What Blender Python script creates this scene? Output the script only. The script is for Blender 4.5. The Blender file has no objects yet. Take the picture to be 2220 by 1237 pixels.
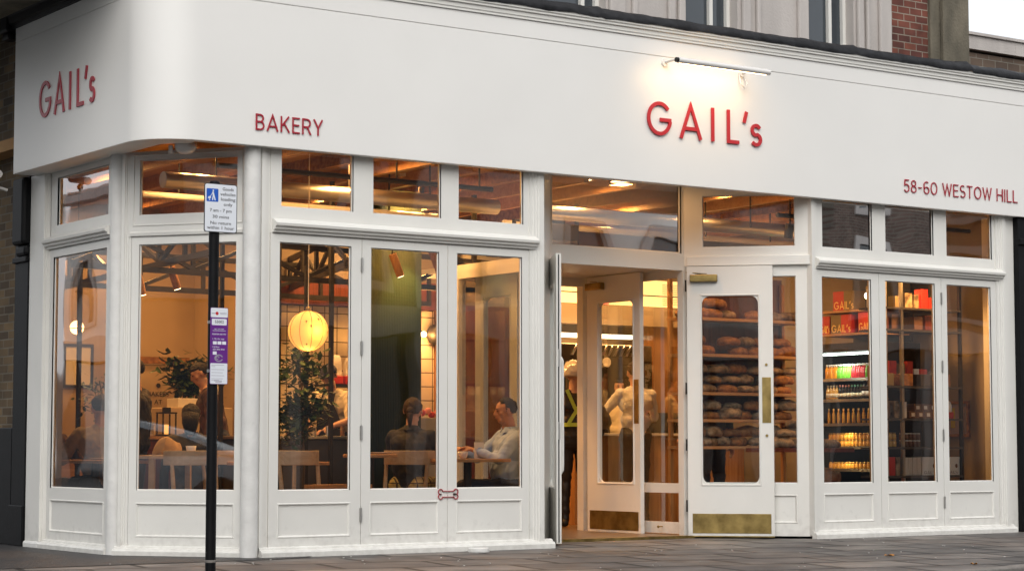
import bpy, bmesh, math, random
from mathutils import Vector, Matrix, Euler, noise
import numpy as np
random.seed(7)
R = math.radians
SC = bpy.context.scene
COL = SC.collection
# ------------------------------------------------------------------ camera, sky, sun, exposure
cam = bpy.data.cameras.new('camera')
cam.sensor_width = 36.0
cam.lens = 73.12
cam.clip_end = 500
camo = bpy.data.objects.new('camera', cam)
camo.location = (-10.469, -14.361, 0.85)
camo.rotation_euler = (math.pi/2 + 0.0774, 0, -0.6112)
COL.objects.link(camo)
SC.camera = camo
SUN_EL, SUN_AZ = 40.0, 212.0          # azimuth clockwise from +Y
world = bpy.data.worlds.new('World')
SC.world = world
world.use_nodes = True
wn = world.node_tree
wn.nodes.clear()
wo = wn.nodes.new('ShaderNodeOutputWorld')
bg = wn.nodes.new('ShaderNodeBackground')
sky = wn.nodes.new('ShaderNodeTexSky')
sky.sky_type = 'NISHITA'
sky.sun_disc = False
sky.sun_elevation = R(SUN_EL)
sky.sun_rotation = R(SUN_AZ)
sky.air_density = 1.0
sky.dust_density = 4.0
sky.ozone_density = 1.0
hs = wn.nodes.new('ShaderNodeHueSaturation')
hs.inputs['Saturation'].default_value = 0.3
hs.inputs['Value'].default_value = 1.0
bg.inputs['Strength'].default_value = 0.15
wn.links.new(sky.outputs[0], hs.inputs['Color'])
tcw = wn.nodes.new('ShaderNodeTexCoord'); cl_ = wn.nodes.new('ShaderNodeTexNoise'); cl_.inputs['Scale'].default_value = 2.2; cl_.inputs['Detail'].default_value = 5
cr = wn.nodes.new('ShaderNodeMapRange'); cr.inputs[1].default_value = 0.3; cr.inputs[2].default_value = 0.7; cr.inputs[3].default_value = 0.55; cr.inputs[4].default_value = 0.9
cm_ = wn.nodes.new('ShaderNodeMix'); cm_.data_type = 'RGBA'; cm_.inputs[7].default_value = (5.35, 5.5, 5.75, 1)     # bright cloud cover over the clear sky
wn.links.new(tcw.outputs['Generated'], cl_.inputs['Vector']); wn.links.new(cl_.outputs[0], cr.inputs[0]); wn.links.new(cr.outputs[0], cm_.inputs[0])
wn.links.new(hs.outputs[0], cm_.inputs[6]); wn.links.new(cm_.outputs[2], bg.inputs['Color'])
wn.links.new(bg.outputs[0], wo.inputs['Surface'])
sl = bpy.data.lights.new('sun', 'SUN')
sl.energy = 1.15
sl.angle = R(50)
sl.color = (1.0, 0.97, 0.92)
so = bpy.data.objects.new('sun', sl)
_d = Vector((math.sin(R(SUN_AZ))*math.cos(R(SUN_EL)), math.cos(R(SUN_AZ))*math.cos(R(SUN_EL)), math.sin(R(SUN_EL))))
so.rotation_euler = _d.to_track_quat('Z', 'Y').to_euler()
so.location = (0, -10, 20)
COL.objects.link(so)
SC.view_settings.view_transform = 'Standard'
SC.view_settings.look = 'None'
SC.view_settings.gamma = 1.0
SC.view_settings.exposure = 0.47
SC.cycles.max_bounces = 8
SC.cycles.diffuse_bounces = 4
SC.cycles.glossy_bounces = 4
SC.cycles.transmission_bounces = 4
SC.cycles.transparent_max_bounces = 20
SC.cycles.caustics_reflective = False
SC.cycles.caustics_refractive = False
SC.cycles.sample_clamp_indirect = 4.0

# ------------------------------------------------------------------ materials
MATS = {}
def mat(name, col=(0.5, 0.5, 0.5), rough=0.6, metal=0.0, var=0.0, vscale=4.0, bump=0.0, bscale=40.0, col2=None,
        emit=None, estr=0.0, spec=0.5, streak=None, coat=0.0):
    """plain procedural material: base colour with noise variation and a noise bump"""
    if name in MATS: return MATS[name]
    m = bpy.data.materials.new(name); m.use_nodes = True
    nt = m.node_tree; b = nt.nodes['Principled BSDF']
    b.inputs['Base Color'].default_value = (*col, 1)
    b.inputs['Roughness'].default_value = rough
    b.inputs['Metallic'].default_value = metal
    b.inputs['Specular IOR Level'].default_value = spec
    b.inputs['Coat Weight'].default_value = coat
    geo = nt.nodes.new('ShaderNodeNewGeometry')
    if var > 0 or col2:
        n = nt.nodes.new('ShaderNodeTexNoise'); n.inputs['Scale'].default_value = vscale; n.inputs['Detail'].default_value = 6
        mp = nt.nodes.new('ShaderNodeMapping'); mp.inputs['Scale'].default_value = streak or (1, 1, 1)
        nt.links.new(geo.outputs['Position'], mp.inputs[0]); nt.links.new(mp.outputs[0], n.inputs['Vector'])
        r = nt.nodes.new('ShaderNodeValToRGB')
        c2 = col2 or tuple(max(0, c*(1-var)) for c in col)
        r.color_ramp.elements[0].color = (*c2, 1); r.color_ramp.elements[0].position = 0.32
        r.color_ramp.elements[1].color = (*col, 1); r.color_ramp.elements[1].position = 0.68
        nt.links.new(n.outputs[0], r.inputs[0]); nt.links.new(r.outputs[0], b.inputs['Base Color'])
    if bump > 0:
        n = nt.nodes.new('ShaderNodeTexNoise'); n.inputs['Scale'].default_value = bscale; n.inputs['Detail'].default_value = 4
        nt.links.new(geo.outputs['Position'], n.inputs['Vector'])
        bp = nt.nodes.new('ShaderNodeBump'); bp.inputs['Strength'].default_value = min(1, bump); bp.inputs['Distance'].default_value = 0.01
        nt.links.new(n.outputs[0], bp.inputs['Height']); nt.links.new(bp.outputs[0], b.inputs['Normal'])
    if emit:
        b.inputs['Emission Color'].default_value = (*emit, 1); b.inputs['Emission Strength'].default_value = estr
    MATS[name] = m
    return m

def brick_mat(name, c1, c2, mortar, bw, bh, ms, axes='xz', bump=0.6, rough=0.85, off=0.5, rot=0.0, var=0.35, wet=0.0, warp=0.0):
    """brick, tile or flagstone courses laid out in world metres"""
    m = bpy.data.materials.new(name); m.use_nodes = True
    nt = m.node_tree; b = nt.nodes['Principled BSDF']
    geo = nt.nodes.new('ShaderNodeNewGeometry'); sp = nt.nodes.new('ShaderNodeSeparateXYZ'); cb = nt.nodes.new('ShaderNodeCombineXYZ')
    nt.links.new(geo.outputs['Position'], sp.inputs[0])
    for k, a in enumerate(axes): nt.links.new(sp.outputs['XYZ'.index(a.upper())], cb.inputs[k])
    mp = nt.nodes.new('ShaderNodeMapping'); mp.inputs['Rotation'].default_value = (0, 0, rot)
    nt.links.new(cb.outputs[0], mp.inputs[0])
    vec = mp.outputs[0]
    if warp > 0:
        nn = nt.nodes.new('ShaderNodeTexNoise'); nn.inputs['Scale'].default_value = 1.5
        nt.links.new(mp.outputs[0], nn.inputs['Vector'])
        va = nt.nodes.new('ShaderNodeVectorMath'); va.operation = 'MULTIPLY_ADD'
        va.inputs[1].default_value = (warp, warp, 0)
        nt.links.new(nn.outputs['Color'], va.inputs[0]); nt.links.new(mp.outputs[0], va.inputs[2]); vec = va.outputs[0]
    t = nt.nodes.new('ShaderNodeTexBrick')
    t.offset = off; t.inputs['Scale'].default_value = 1
    t.inputs['Brick Width'].default_value = bw; t.inputs['Row Height'].default_value = bh
    t.inputs['Mortar Size'].default_value = ms; t.inputs['Mortar Smooth'].default_value = 0.2
    t.inputs['Color1'].default_value = (*c1, 1); t.inputs['Color2'].default_value = (*c2, 1); t.inputs['Mortar'].default_value = (*mortar, 1)
    t.inputs['Bias'].default_value = 0.0
    nt.links.new(vec, t.inputs['Vector'])
    n = nt.nodes.new('ShaderNodeTexNoise'); n.inputs['Scale'].default_value = 3.0; n.inputs['Detail'].default_value = 8
    nt.links.new(vec, n.inputs['Vector'])
    mx = nt.nodes.new('ShaderNodeMix'); mx.data_type = 'RGBA'; mx.blend_type = 'MULTIPLY'
    mr = nt.nodes.new('ShaderNodeMapRange'); mr.inputs[1].default_value = 0.3; mr.inputs[2].default_value = 0.7
    mr.inputs[3].default_value = 1-var; mr.inputs[4].default_value = 1.15
    nt.links.new(n.outputs[0], mr.inputs[0])
    mx.inputs[0].default_value = 1.0
    nt.links.new(t.outputs['Color'], mx.inputs[6]); nt.links.new(mr.outputs[0], mx.inputs[7])
    nt.links.new(mx.outputs[2], b.inputs['Base Color'])
    b.inputs['Roughness'].default_value = rough
    if wet > 0:
        n2 = nt.nodes.new('ShaderNodeTexNoise'); n2.inputs['Scale'].default_value = 0.9; n2.inputs['Detail'].default_value = 3
        nt.links.new(vec, n2.inputs['Vector'])
        m2 = nt.nodes.new('ShaderNodeMapRange'); m2.inputs[1].default_value = 0.4; m2.inputs[2].default_value = 0.6
        m2.inputs[3].default_value = rough; m2.inputs[4].default_value = rough-wet
        nt.links.new(n2.outputs[0], m2.inputs[0]); nt.links.new(m2.outputs[0], b.inputs['Roughness'])
    bp = nt.nodes.new('ShaderNodeBump'); bp.inputs['Strength'].default_value = bump; bp.inputs['Distance'].default_value = 0.006
    ad = nt.nodes.new('ShaderNodeMath'); ad.operation = 'MULTIPLY_ADD'; ad.inputs[1].default_value = -1.0
    nt.links.new(t.outputs['Fac'], ad.inputs[0]); nt.links.new(n.outputs[0], ad.inputs[2])
    nt.links.new(ad.outputs[0], bp.inputs['Height']); nt.links.new(bp.outputs[0], b.inputs['Normal'])
    MATS[name] = m
    return m

def glass_mat(name, tint=(0.93, 0.95, 0.94), refl=2.0, wav=0.25, wscale=1.6):
    """thin window pane: see-through with a mirror layer that grows by Fresnel; old panes are a little wavy"""
    m = bpy.data.materials.new(name); m.use_nodes = True
    nt = m.node_tree; nt.nodes.clear()
    o = nt.nodes.new('ShaderNodeOutputMaterial'); mx = nt.nodes.new('ShaderNodeMixShader')
    tr = nt.nodes.new('ShaderNodeBsdfTransparent'); gl = nt.nodes.new('ShaderNodeBsdfGlossy')
    tr.inputs[0].default_value = (*tint, 1); gl.inputs['Roughness'].default_value = 0.015
    fr = nt.nodes.new('ShaderNodeFresnel'); fr.inputs[0].default_value = 1.5
    mu = nt.nodes.new('ShaderNodeMath'); mu.operation = 'MULTIPLY'; mu.inputs[1].default_value = refl; mu.use_clamp = True
    geo = nt.nodes.new('ShaderNodeNewGeometry'); n = nt.nodes.new('ShaderNodeTexNoise')
    n.inputs['Scale'].default_value = wscale; n.inputs['Detail'].default_value = 1
    bp = nt.nodes.new('ShaderNodeBump'); bp.inputs['Strength'].default_value = wav; bp.inputs['Distance'].default_value = 0.02
    nt.links.new(geo.outputs['Position'], n.inputs['Vector']); nt.links.new(n.outputs[0], bp.inputs['Height'])
    nt.links.new(bp.outputs[0], gl.inputs['Normal'])
    nt.links.new(fr.outputs[0], mu.inputs[0]); nt.links.new(mu.outputs[0], mx.inputs[0])
    nt.links.new(tr.outputs[0], mx.inputs[1]); nt.links.new(gl.outputs[0], mx.inputs[2]); nt.links.new(mx.outputs[0], o.inputs[0])
    MATS[name] = m
    return m

def wood_mat(name, c1, c2, axis=2, scale=6.0, rough=0.5):
    m = bpy.data.materials.new(name); m.use_nodes = True
    nt = m.node_tree; b = nt.nodes['Principled BSDF']
    geo = nt.nodes.new('ShaderNodeNewGeometry'); mp = nt.nodes.new('ShaderNodeMapping')
    s = [scale*3]*3; s[axis] = scale*0.25
    mp.inputs['Scale'].default_value = s
    n = nt.nodes.new('ShaderNodeTexNoise'); n.inputs['Scale'].default_value = 1.0; n.inputs['Detail'].default_value = 6; n.inputs['Distortion'].default_value = 1.2
    r = nt.nodes.new('ShaderNodeValToRGB')
    r.color_ramp.elements[0].color = (*c2, 1); r.color_ramp.elements[0].position = 0.35
    r.color_ramp.elements[1].color = (*c1, 1); r.color_ramp.elements[1].position = 0.65
    nt.links.new(geo.outputs['Position'], mp.inputs[0]); nt.links.new(mp.outputs[0], n.inputs['Vector'])
    nt.links.new(n.outputs[0], r.inputs[0]); nt.links.new(r.outputs[0], b.inputs['Base Color'])
    b.inputs['Roughness'].default_value = rough
    MATS[name] = m
    return m

WHITE = mat('white_paint', (0.76, 0.745, 0.70), 0.38, var=0.05, vscale=2.5, bump=0.10, bscale=140)
def grime(m, zmax=0.35, amt=0.22):
    nt = m.node_tree; b = nt.nodes['Principled BSDF']; src = b.inputs['Base Color'].links[0].from_socket
    g = nt.nodes.new('ShaderNodeNewGeometry'); sp = nt.nodes.new('ShaderNodeSeparateXYZ'); n = nt.nodes.new('ShaderNodeTexNoise'); n.inputs['Scale'].default_value = 16; n.inputs['Detail'].default_value = 8
    mr = nt.nodes.new('ShaderNodeMapRange'); mr.inputs[1].default_value = 0.0; mr.inputs[2].default_value = zmax; mr.inputs[3].default_value = 0.60; mr.inputs[4].default_value = 0.20
    ad = nt.nodes.new('ShaderNodeMath'); ad.operation = 'ADD'; th = nt.nodes.new('ShaderNodeMapRange'); th.inputs[1].default_value = 0.90; th.inputs[2].default_value = 1.25; th.inputs[4].default_value = amt
    mx = nt.nodes.new('ShaderNodeMix'); mx.data_type = 'RGBA'; mx.inputs[7].default_value = (0.22, 0.19, 0.16, 1)
    nt.links.new(g.outputs['Position'], sp.inputs[0]); nt.links.new(sp.outputs[2], mr.inputs[0]); nt.links.new(g.outputs['Position'], n.inputs['Vector'])
    nt.links.new(mr.outputs[0], ad.inputs[0]); nt.links.new(n.outputs[0], ad.inputs[1]); nt.links.new(ad.outputs[0], th.inputs[0]); nt.links.new(th.outputs[0], mx.inputs[0])
    nt.links.new(src, mx.inputs[6]); nt.links.new(mx.outputs[2], b.inputs['Base Color'])
grime(WHITE)
FASCIA = mat('fascia_paint', (0.81, 0.795, 0.762), 0.40, var=0.04, vscale=1.1, bump=0.35, bscale=1.6)
ROUGHW = mat('rough_white_paint', (0.74, 0.73, 0.70), 0.45, var=0.1, vscale=9, bump=0.4, bscale=30)
BLACK = mat('black_paint', (0.005, 0.005, 0.006), 0.5, spec=0.18, var=0.5, vscale=8, bump=0.15, bscale=60)
BLACKM = mat('black_metal', (0.016, 0.014, 0.013), 0.5, spec=.35)
LEAD = mat('lead_flashing', (0.020, 0.020, 0.023), 0.6, var=0.6, vscale=9, bump=1.0, bscale=16, col2=(0.005, 0.005, 0.006), spec=.3)
REDL = mat('red_lettering', (0.50, 0.022, 0.028), 0.35)
REDD = mat('dark_red_lettering', (0.36, 0.014, 0.030), 0.4)
BRASS = mat('aged_brass', (0.50, 0.36, 0.13), 0.34, metal=0.9, vscale=9, col2=(0.24, 0.17, 0.06), bump=0.15, bscale=20)
STEEL = mat('brushed_steel', (0.55, 0.54, 0.52), 0.35, metal=1.0)
STONE = mat('painted_stone', (0.52, 0.48, 0.45), 0.8, var=0.14, vscale=6, bump=0.35, bscale=50, streak=(1, 1, 0.3))
CONC = mat('weathered_concrete', (0.19, 0.165, 0.12), 0.9, vscale=5, col2=(0.085, 0.075, 0.055), bump=0.6, bscale=40, streak=(1, 1, 0.35))
DGLASS = mat('upstairs_glass', (0.03, 0.04, 0.05), 0.08, spec=0.9)
GLASS = glass_mat('window_glass', refl=3.6, wav=0.26, wscale=1.0)
GLASSV = glass_mat('lobby_glass', refl=0.25, wav=0.02)
YBRICK = brick_mat('yellow_stock_brick', (0.17, 0.11, 0.05), (0.06, 0.038, 0.02), (0.15, 0.125, 0.09), 0.225, 0.075, 0.007, axes='yz', bump=0.8)
RBRICK = brick_mat('red_brick', (0.25, 0.075, 0.045), (0.11, 0.035, 0.027), (0.33, 0.27, 0.21), 0.17, 0.072, 0.006, bump=0.8, var=0.6)
BBRICK = brick_mat('brown_brick', (0.17, 0.12, 0.085), (0.11, 0.075, 0.055), (0.24, 0.21, 0.17), 0.225, 0.10, 0.007, bump=0.8)
FLAG = brick_mat('flagstones', (0.185, 0.165, 0.148), (0.088, 0.083, 0.080), (0.012, 0.011, 0.010), 0.86, 0.62, 0.030, axes='xy', rot=0.16, rough=0.78, wet=0.25, bump=0.7, var=0.5, warp=0.03)
ASPH = mat('asphalt', (0.05, 0.049, 0.048), 0.85, var=0.4, vscale=30, bump=0.7, bscale=120)
WETASPH = mat('dark_tarmac', (0.045, 0.043, 0.042), 0.55, vscale=14, col2=(0.014, 0.013, 0.013), bump=1.0, bscale=60)
KERB = mat('kerb_granite', (0.22, 0.20, 0.18), 0.75, var=0.35, vscale=14, bump=0.4, bscale=60)
PLASTER = mat('warm_plaster', (0.44, 0.34, 0.23), 0.85, var=0.12, vscale=1.5)
PLASTERG = mat('beige_wall', (0.25, 0.21, 0.165), 0.85, var=0.10, vscale=2)
CEILM = mat('ochre_ceiling', (0.50, 0.28, 0.11), 0.8, vscale=1.2, col2=(0.34, 0.18, 0.065))
TILE = brick_mat('cream_wall_tiles', (0.66, 0.58, 0.44), (0.62, 0.54, 0.40), (0.09, 0.07, 0.05), 0.15, 0.15, 0.006, off=0.0, rough=0.3, bump=0.3, var=0.1)
OAK = wood_mat('oak_wood', (0.50, 0.26, 0.10), (0.36, 0.17, 0.06), axis=2)
OAKX = wood_mat('oak_board', (0.52, 0.30, 0.14), (0.38, 0.20, 0.09), axis=0)
ASHW = wood_mat('pale_chair_wood', (0.48, 0.38, 0.27), (0.38, 0.29, 0.20), axis=0)
DWOOD = wood_mat('dark_red_wood', (0.16, 0.035, 0.02), (0.09, 0.018, 0.012), axis=2)
COUNTER = mat('dark_grey_counter', (0.055, 0.050, 0.050), 0.5, var=0.2, vscale=3)
GREENF = mat('dark_green_drape', (0.030, 0.045, 0.016), 0.8, vscale=1.2, col2=(0.018, 0.034, 0.018))
FLOORM = mat('terrazzo_floor', (0.24, 0.17, 0.11), 0.35, vscale=30, col2=(0.12, 0.08, 0.05))
LEAFM = mat('plant_leaf', (0.035, 0.075, 0.018), 0.45, var=0.5, vscale=14)
STEM = mat('plant_stem', (0.10, 0.07, 0.04), 0.8)
PAPERB = mat('brown_paper', (0.50, 0.33, 0.17), 0.8, var=0.25, vscale=9, bump=0.8, bscale=14)
CHINA = mat('white_china', (0.75, 0.73, 0.70), 0.2)
CARDW = mat('white_card', (0.70, 0.67, 0.62), 0.7)
REDC = mat('red_card', (0.50, 0.03, 0.02), 0.5)
OLIVE = mat('olive_card', (0.20, 0.15, 0.06), 0.6)
GOLDT = mat('gold_print', (0.95, 0.68, 0.22), 0.5)
CRUST = mat('bread_crust', (0.36, 0.17, 0.055), 0.75, vscale=22, col2=(0.15, 0.06, 0.022), bump=0.6, bscale=30)
CRUSTF = mat('floured_crust', (0.40, 0.29, 0.18), 0.85, vscale=14, col2=(0.07, 0.045, 0.025), bump=0.6, bscale=30)
HAIR = mat('dark_hair', (0.010, 0.007, 0.005), 0.6, bump=1.0, bscale=90, spec=.3)
HAIRB = mat('brown_hair', (0.022, 0.011, 0.006), 0.6, bump=1.0, bscale=90, spec=.3)
SKIN2 = mat('tan_skin', (0.40, 0.20, 0.125), 0.55, var=0.15, vscale=25)
EYEM = mat('dark_eye', (0.02, 0.012, 0.01), 0.25)
LIPM = mat('lips', (0.38, 0.12, 0.09), 0.5)
SKIN = mat('skin', (0.52, 0.29, 0.20), 0.55, var=0.12, vscale=25)
BLACKT = mat('black_print', (0.012, 0.012, 0.014), 0.6)
SIGNW = mat('sign_white', (0.74, 0.77, 0.82), 0.35)
SIGNB = mat('sign_blue', (0.015, 0.10, 0.48), 0.35)
SIGNP = mat('sign_purple', (0.13, 0.022, 0.22), 0.35)
SIGNG = mat('sign_small_print', (0.30, 0.28, 0.34), 0.6)
def glow(name, col, s):
    return mat(name, col, 0.5, emit=col, estr=s)
LAMPG = glow('lit_globe', (1.0, 0.46, 0.10), 0.85)
LAMPW = glow('lit_bulb', (1.0, 0.70, 0.36), 9.0)
LEDW = glow('led_strip', (1.0, 0.80, 0.50), 3.5)
COOLW = glow('fridge_strip', (0.85, 1.0, 0.90), 5.0)
MENUW = glow('lit_menu_panel', (1.0, 0.60, 0.20), 1.5)
MENUR = glow('lit_red_menu_panel', (1.0, 0.20, 0.10), 1.1)

# ------------------------------------------------------------------ frames of reference (u along the wall, d outwards, z up)
class Fr:
    def __init__(s, o, u, n): s.o = Vector(o); s.u = Vector(u); s.n = Vector(n)
    def __call__(s, u, d, z): return s.o + s.u*u + s.n*d + Vector((0, 0, z))
FM = Fr((0, 0, 0), (1, 0, 0), (0, -1, 0))
FC = Fr((-3.18, 0.51, 0), (0.6, -0.8, 0), (-0.8, -0.6, 0))
FL = Fr((-3.55, 0, 0), (0, -1, 0), (-1, 0, 0))           # u = -Y
q2 = math.sqrt(0.5)
FS = Fr((2.2, 0.816, 0), (q2, -q2, 0), (-q2, -q2, 0))   # right splay of the doorway
FSL = Fr((-0.10, 0.02, 0), (0.660, 0.751, 0), (0.751, -0.660, 0))  # left splay
FE = Fr((0, 0.85, 0), (1, 0, 0), (0, -1, 0))            # doorway plane
FVR = Fr((2.2, 0, 0), (0, 1, 0), (-1, 0, 0))            # lobby right wall, u = Y
FVL = Fr((0.62, 0, 0), (0, 1, 0), (1, 0, 0))            # lobby left wall
W0 = Fr((0, 0, 0), (1, 0, 0), (0, 1, 0))                # plain world axes

# ------------------------------------------------------------------ mesh builder
class MB:
    def __init__(s): s.v = []; s.f = []; s.mi = []; s.m = 0
    def add(s, vs, fs):
        k = len(s.v); s.v += [Vector(v) for v in vs]
        for f in fs: s.f.append([i+k for i in f]); s.mi.append(s.m)
        return s
    def box(s, u0, u1, d0, d1, z0, z1, F=W0):
        c = [F(u, d, z) for z in (z0, z1) for d in (d0, d1) for u in (u0, u1)]
        return s.add(c, [(0, 2, 3, 1), (4, 5, 7, 6), (0, 1, 5, 4), (2, 6, 7, 3), (0, 4, 6, 2), (1, 3, 7, 5)])
    def obox(s, c, ax, ay, az):     # oriented box: centre and three half vectors
        c, ax, ay, az = map(Vector, (c, ax, ay, az))
        p = [c+ax*i+ay*j+az*k for k in (-1, 1) for j in (-1, 1) for i in (-1, 1)]
        return s.add(p, [(0, 2, 3, 1), (4, 5, 7, 6), (0, 1, 5, 4), (2, 6, 7, 3), (0, 4, 6, 2), (1, 3, 7, 5)])
    def bar(s, p, q, w, h=None, up=(0, 0, 1)):
        p, q = Vector(p), Vector(q); h = h or w
        a = (q-p); n = a.normalized(); t = n.cross(Vector(up))
        if t.length < 1e-4: t = n.cross(Vector((1, 0, 0)))
        t.normalize(); b = t.cross(n)
        return s.obox((p+q)/2, a/2, t*(w/2), b*(h/2))
    def tube(s, pts, r, n=10, caps=True):
        pts = [Vector(p) for p in pts]; rs = r if isinstance(r, (list, tuple)) else [r]*len(pts)
        prev = None; rings = []
        for i, p in enumerate(pts):
            a = (pts[min(i+1, len(pts)-1)]-pts[max(i-1, 0)]).normalized()
            if prev is None:
                t = a.cross(Vector((0, 0, 1)))
                if t.length < 1e-3: t = a.cross(Vector((1, 0, 0)))
            else: t = prev - a*prev.dot(a)
            t.normalize(); prev = t; b = a.cross(t)
            rings.append([p+(t*math.cos(2*math.pi*k/n)+b*math.sin(2*math.pi*k/n))*rs[i] for k in range(n)])
        vs = [v for g in rings for v in g]; fs = []
        for i in range(len(pts)-1):
            for k in range(n): fs.append((i*n+k, i*n+(k+1) % n, (i+1)*n+(k+1) % n, (i+1)*n+k))
        if caps: fs.append(tuple(range(n-1, -1, -1))); fs.append(tuple((len(pts)-1)*n+k for k in range(n)))
        return s.add(vs, fs)
    def lathe(s, prof, c=(0, 0, 0), n=20, axis=2, cap=True):
        c = Vector(c); vs = []; fs = []
        for r, z in prof:
            for k in range(n):
                a = 2*math.pi*k/n; p = [r*math.cos(a), r*math.sin(a), z]
                if axis == 1: p = [p[0], p[2], p[1]]
                if axis == 0: p = [p[2], p[0], p[1]]
                vs.append(c+Vector(p))
        for i in range(len(prof)-1):
            for k in range(n): fs.append((i*n+k, i*n+(k+1) % n, (i+1)*n+(k+1) % n, (i+1)*n+k))
        if cap: fs.append(tuple(range(n-1, -1, -1))); fs.append(tuple((len(prof)-1)*n+k for k in range(n)))
        return s.add(vs, fs)
    def ball(s, c, r, n=12, rot=None):
        c = Vector(c); rx, ry, rz = (r, r, r) if not isinstance(r, (tuple, list)) else r
        vs = []; fs = []; h = n//2+1
        for i in range(1, h):
            t = math.pi*i/h
            for k in range(n):
                a = 2*math.pi*k/n; p = Vector((rx*math.sin(t)*math.cos(a), ry*math.sin(t)*math.sin(a), rz*math.cos(t)))
                if rot is not None: p = rot @ p
                vs.append(c+p)
        for e in (1, -1):
            p = Vector((0, 0, rz*e)); 
            if rot is not None: p = rot @ p
            vs.append(c+p)
        N = len(vs)
        for i in range(h-2):
            for k in range(n): fs.append((i*n+k, (i+1)*n+k, (i+1)*n+(k+1) % n, i*n+(k+1) % n))
        for k in range(n): fs.append((N-2, k, (k+1) % n)); fs.append((N-1, (h-2)*n+(k+1) % n, (h-2)*n+k))
        return s.add(vs, fs)
    def prism(s, poly, d0, d1, F):  # poly in (u,z), CCW; extruded from d0 to d1
        n = len(poly); vs = [F(u, d0, z) for u, z in poly]+[F(u, d1, z) for u, z in poly]
        fs = [tuple(range(n-1, -1, -1)), tuple(range(n, 2*n))]
        for k in range(n): fs.append((k, (k+1) % n, n+(k+1) % n, n+k))
        return s.add(vs, fs)
    def plate(s, u0, u1, z0, z1, d0, d1, F, holes=()):  # slab with rectangular openings and their reveals
        us = sorted({u0, u1, *[h[0] for h in holes], *[h[1] for h in holes]}); zs = sorted({z0, z1, *[h[2] for h in holes], *[h[3] for h in holes]})
        def inside(a, b): return any(h[0] < a < h[1] and h[2] < b < h[3] for h in holes)
        def solid(i, j):
            if i < 0 or j < 0 or i >= len(us)-1 or j >= len(zs)-1: return False
            return not inside((us[i]+us[i+1])/2, (zs[j]+zs[j+1])/2)
        for i in range(len(us)-1):
            for j in range(len(zs)-1):
                if not solid(i, j): continue
                a, b, c, e = us[i], us[i+1], zs[j], zs[j+1]
                s.add([F(a, d1, c), F(b, d1, c), F(b, d1, e), F(a, d1, e)], [(0, 1, 2, 3)])
                s.add([F(a, d0, c), F(b, d0, c), F(b, d0, e), F(a, d0, e)], [(3, 2, 1, 0)])
                if not solid(i-1, j): s.add([F(a, d0, c), F(a, d1, c), F(a, d1, e), F(a, d0, e)], [(0, 1, 2, 3)])
                if not solid(i+1, j): s.add([F(b, d0, c), F(b, d1, c), F(b, d1, e), F(b, d0, e)], [(3, 2, 1, 0)])
                if not solid(i, j-1): s.add([F(a, d0, c), F(b, d0, c), F(b, d1, c), F(a, d1, c)], [(0, 1, 2, 3)])
                if not solid(i, j+1): s.add([F(a, d0, e), F(b, d0, e), F(b, d1, e), F(a, d1, e)], [(3, 2, 1, 0)])
        return s
    def rect_mould(s, u0, u1, z0, z1, prof, F):  # profile [(inset, d)] swept round a rectangle
        rings = [[F(u0+i, d, z0+i), F(u1-i, d, z0+i), F(u1-i, d, z1-i), F(u0+i, d, z1-i)] for i, d in prof]
        for a, b in zip(rings, rings[1:]):
            for k in range(4): s.add([a[k], a[(k+1) % 4], b[(k+1) % 4], b[k]], [(0, 1, 2, 3)])
        return s
    def sweep(s, path, prof, cap=True):  # path [(point, outward)] , prof [(out, z)] : mouldings that run along a wall
        n = len(prof); vs = []
        for p, o in path:
            p, o = Vector(p), Vector(o)
            vs += [p+o*a+Vector((0, 0, b)) for a, b in prof]
        fs = []
        for i in range(len(path)-1):
            for k in range(n): fs.append((i*n+k, i*n+(k+1) % n, (i+1)*n+(k+1) % n, (i+1)*n+k))
        if cap: fs.append(tuple(range(n-1, -1, -1))); fs.append(tuple((len(path)-1)*n+k for k in range(n)))
        return s.add(vs, fs)
    def ribbon(s, pts, w, d0, d1, F, closed=False):  # letter stroke
        P = [Vector((a, b, 0)) for a, b in pts]; n = len(P); L = []; Rr = []
        for i in range(n):
            a = P[i]-P[i-1] if (i > 0 or closed) else P[1]-P[0]
            b = P[(i+1) % n]-P[i] if (i < n-1 or closed) else a
            a = a.normalized(); b = b.normalized(); t = (a+b)
            t = t.normalized() if t.length > 1e-3 else a
            nn = Vector((-t.y, t.x, 0)); k = (w/2)/max(0.42, nn.dot(Vector((-a.y, a.x, 0))))
            L.append(P[i]+nn*k); Rr.append(P[i]-nn*k)
        vs = [F(p.x, d, p.y) for d in (d0, d1) for side in (L, Rr) for p in side]
        fs = []; m = n if closed else n-1
        for i in range(m):
            j = (i+1) % n
            fs += [(2*n+i, 3*n+i, 3*n+j, 2*n+j), (i, j, n+j, n+i), (i, 2*n+i, 2*n+j, j), (n+i, n+j, 3*n+j, 3*n+i)]
        if not closed: fs += [(0, n, 3*n, 2*n), (n-1, 3*n-1, 4*n-1, 2*n-1)]
        return s.add(vs, fs)
    def build(s, name, mats, parent=None, smooth=False, bevel=0.0, label=None, auto=None):
        me = bpy.data.meshes.new(name)
        if parent is not None:
            inv = WM[parent.name].inverted(); vs = [inv @ v for v in s.v]; M = WM[parent.name]
        else:
            c = Vector((sum(v.x for v in s.v)/len(s.v), sum(v.y for v in s.v)/len(s.v), min(v.z for v in s.v)))
            M = Matrix.Translation(c); vs = [v-c for v in s.v]
        me.from_pydata([tuple(v) for v in vs], [], [tuple(f) for f in s.f])
        mats = mats if isinstance(mats, (list, tuple)) else [mats]
        for m in mats: me.materials.append(m)
        me.polygons.foreach_set('material_index', [min(i, len(mats)-1) for i in s.mi])
        if smooth: me.polygons.foreach_set('use_smooth', [True]*len(me.polygons))
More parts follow.
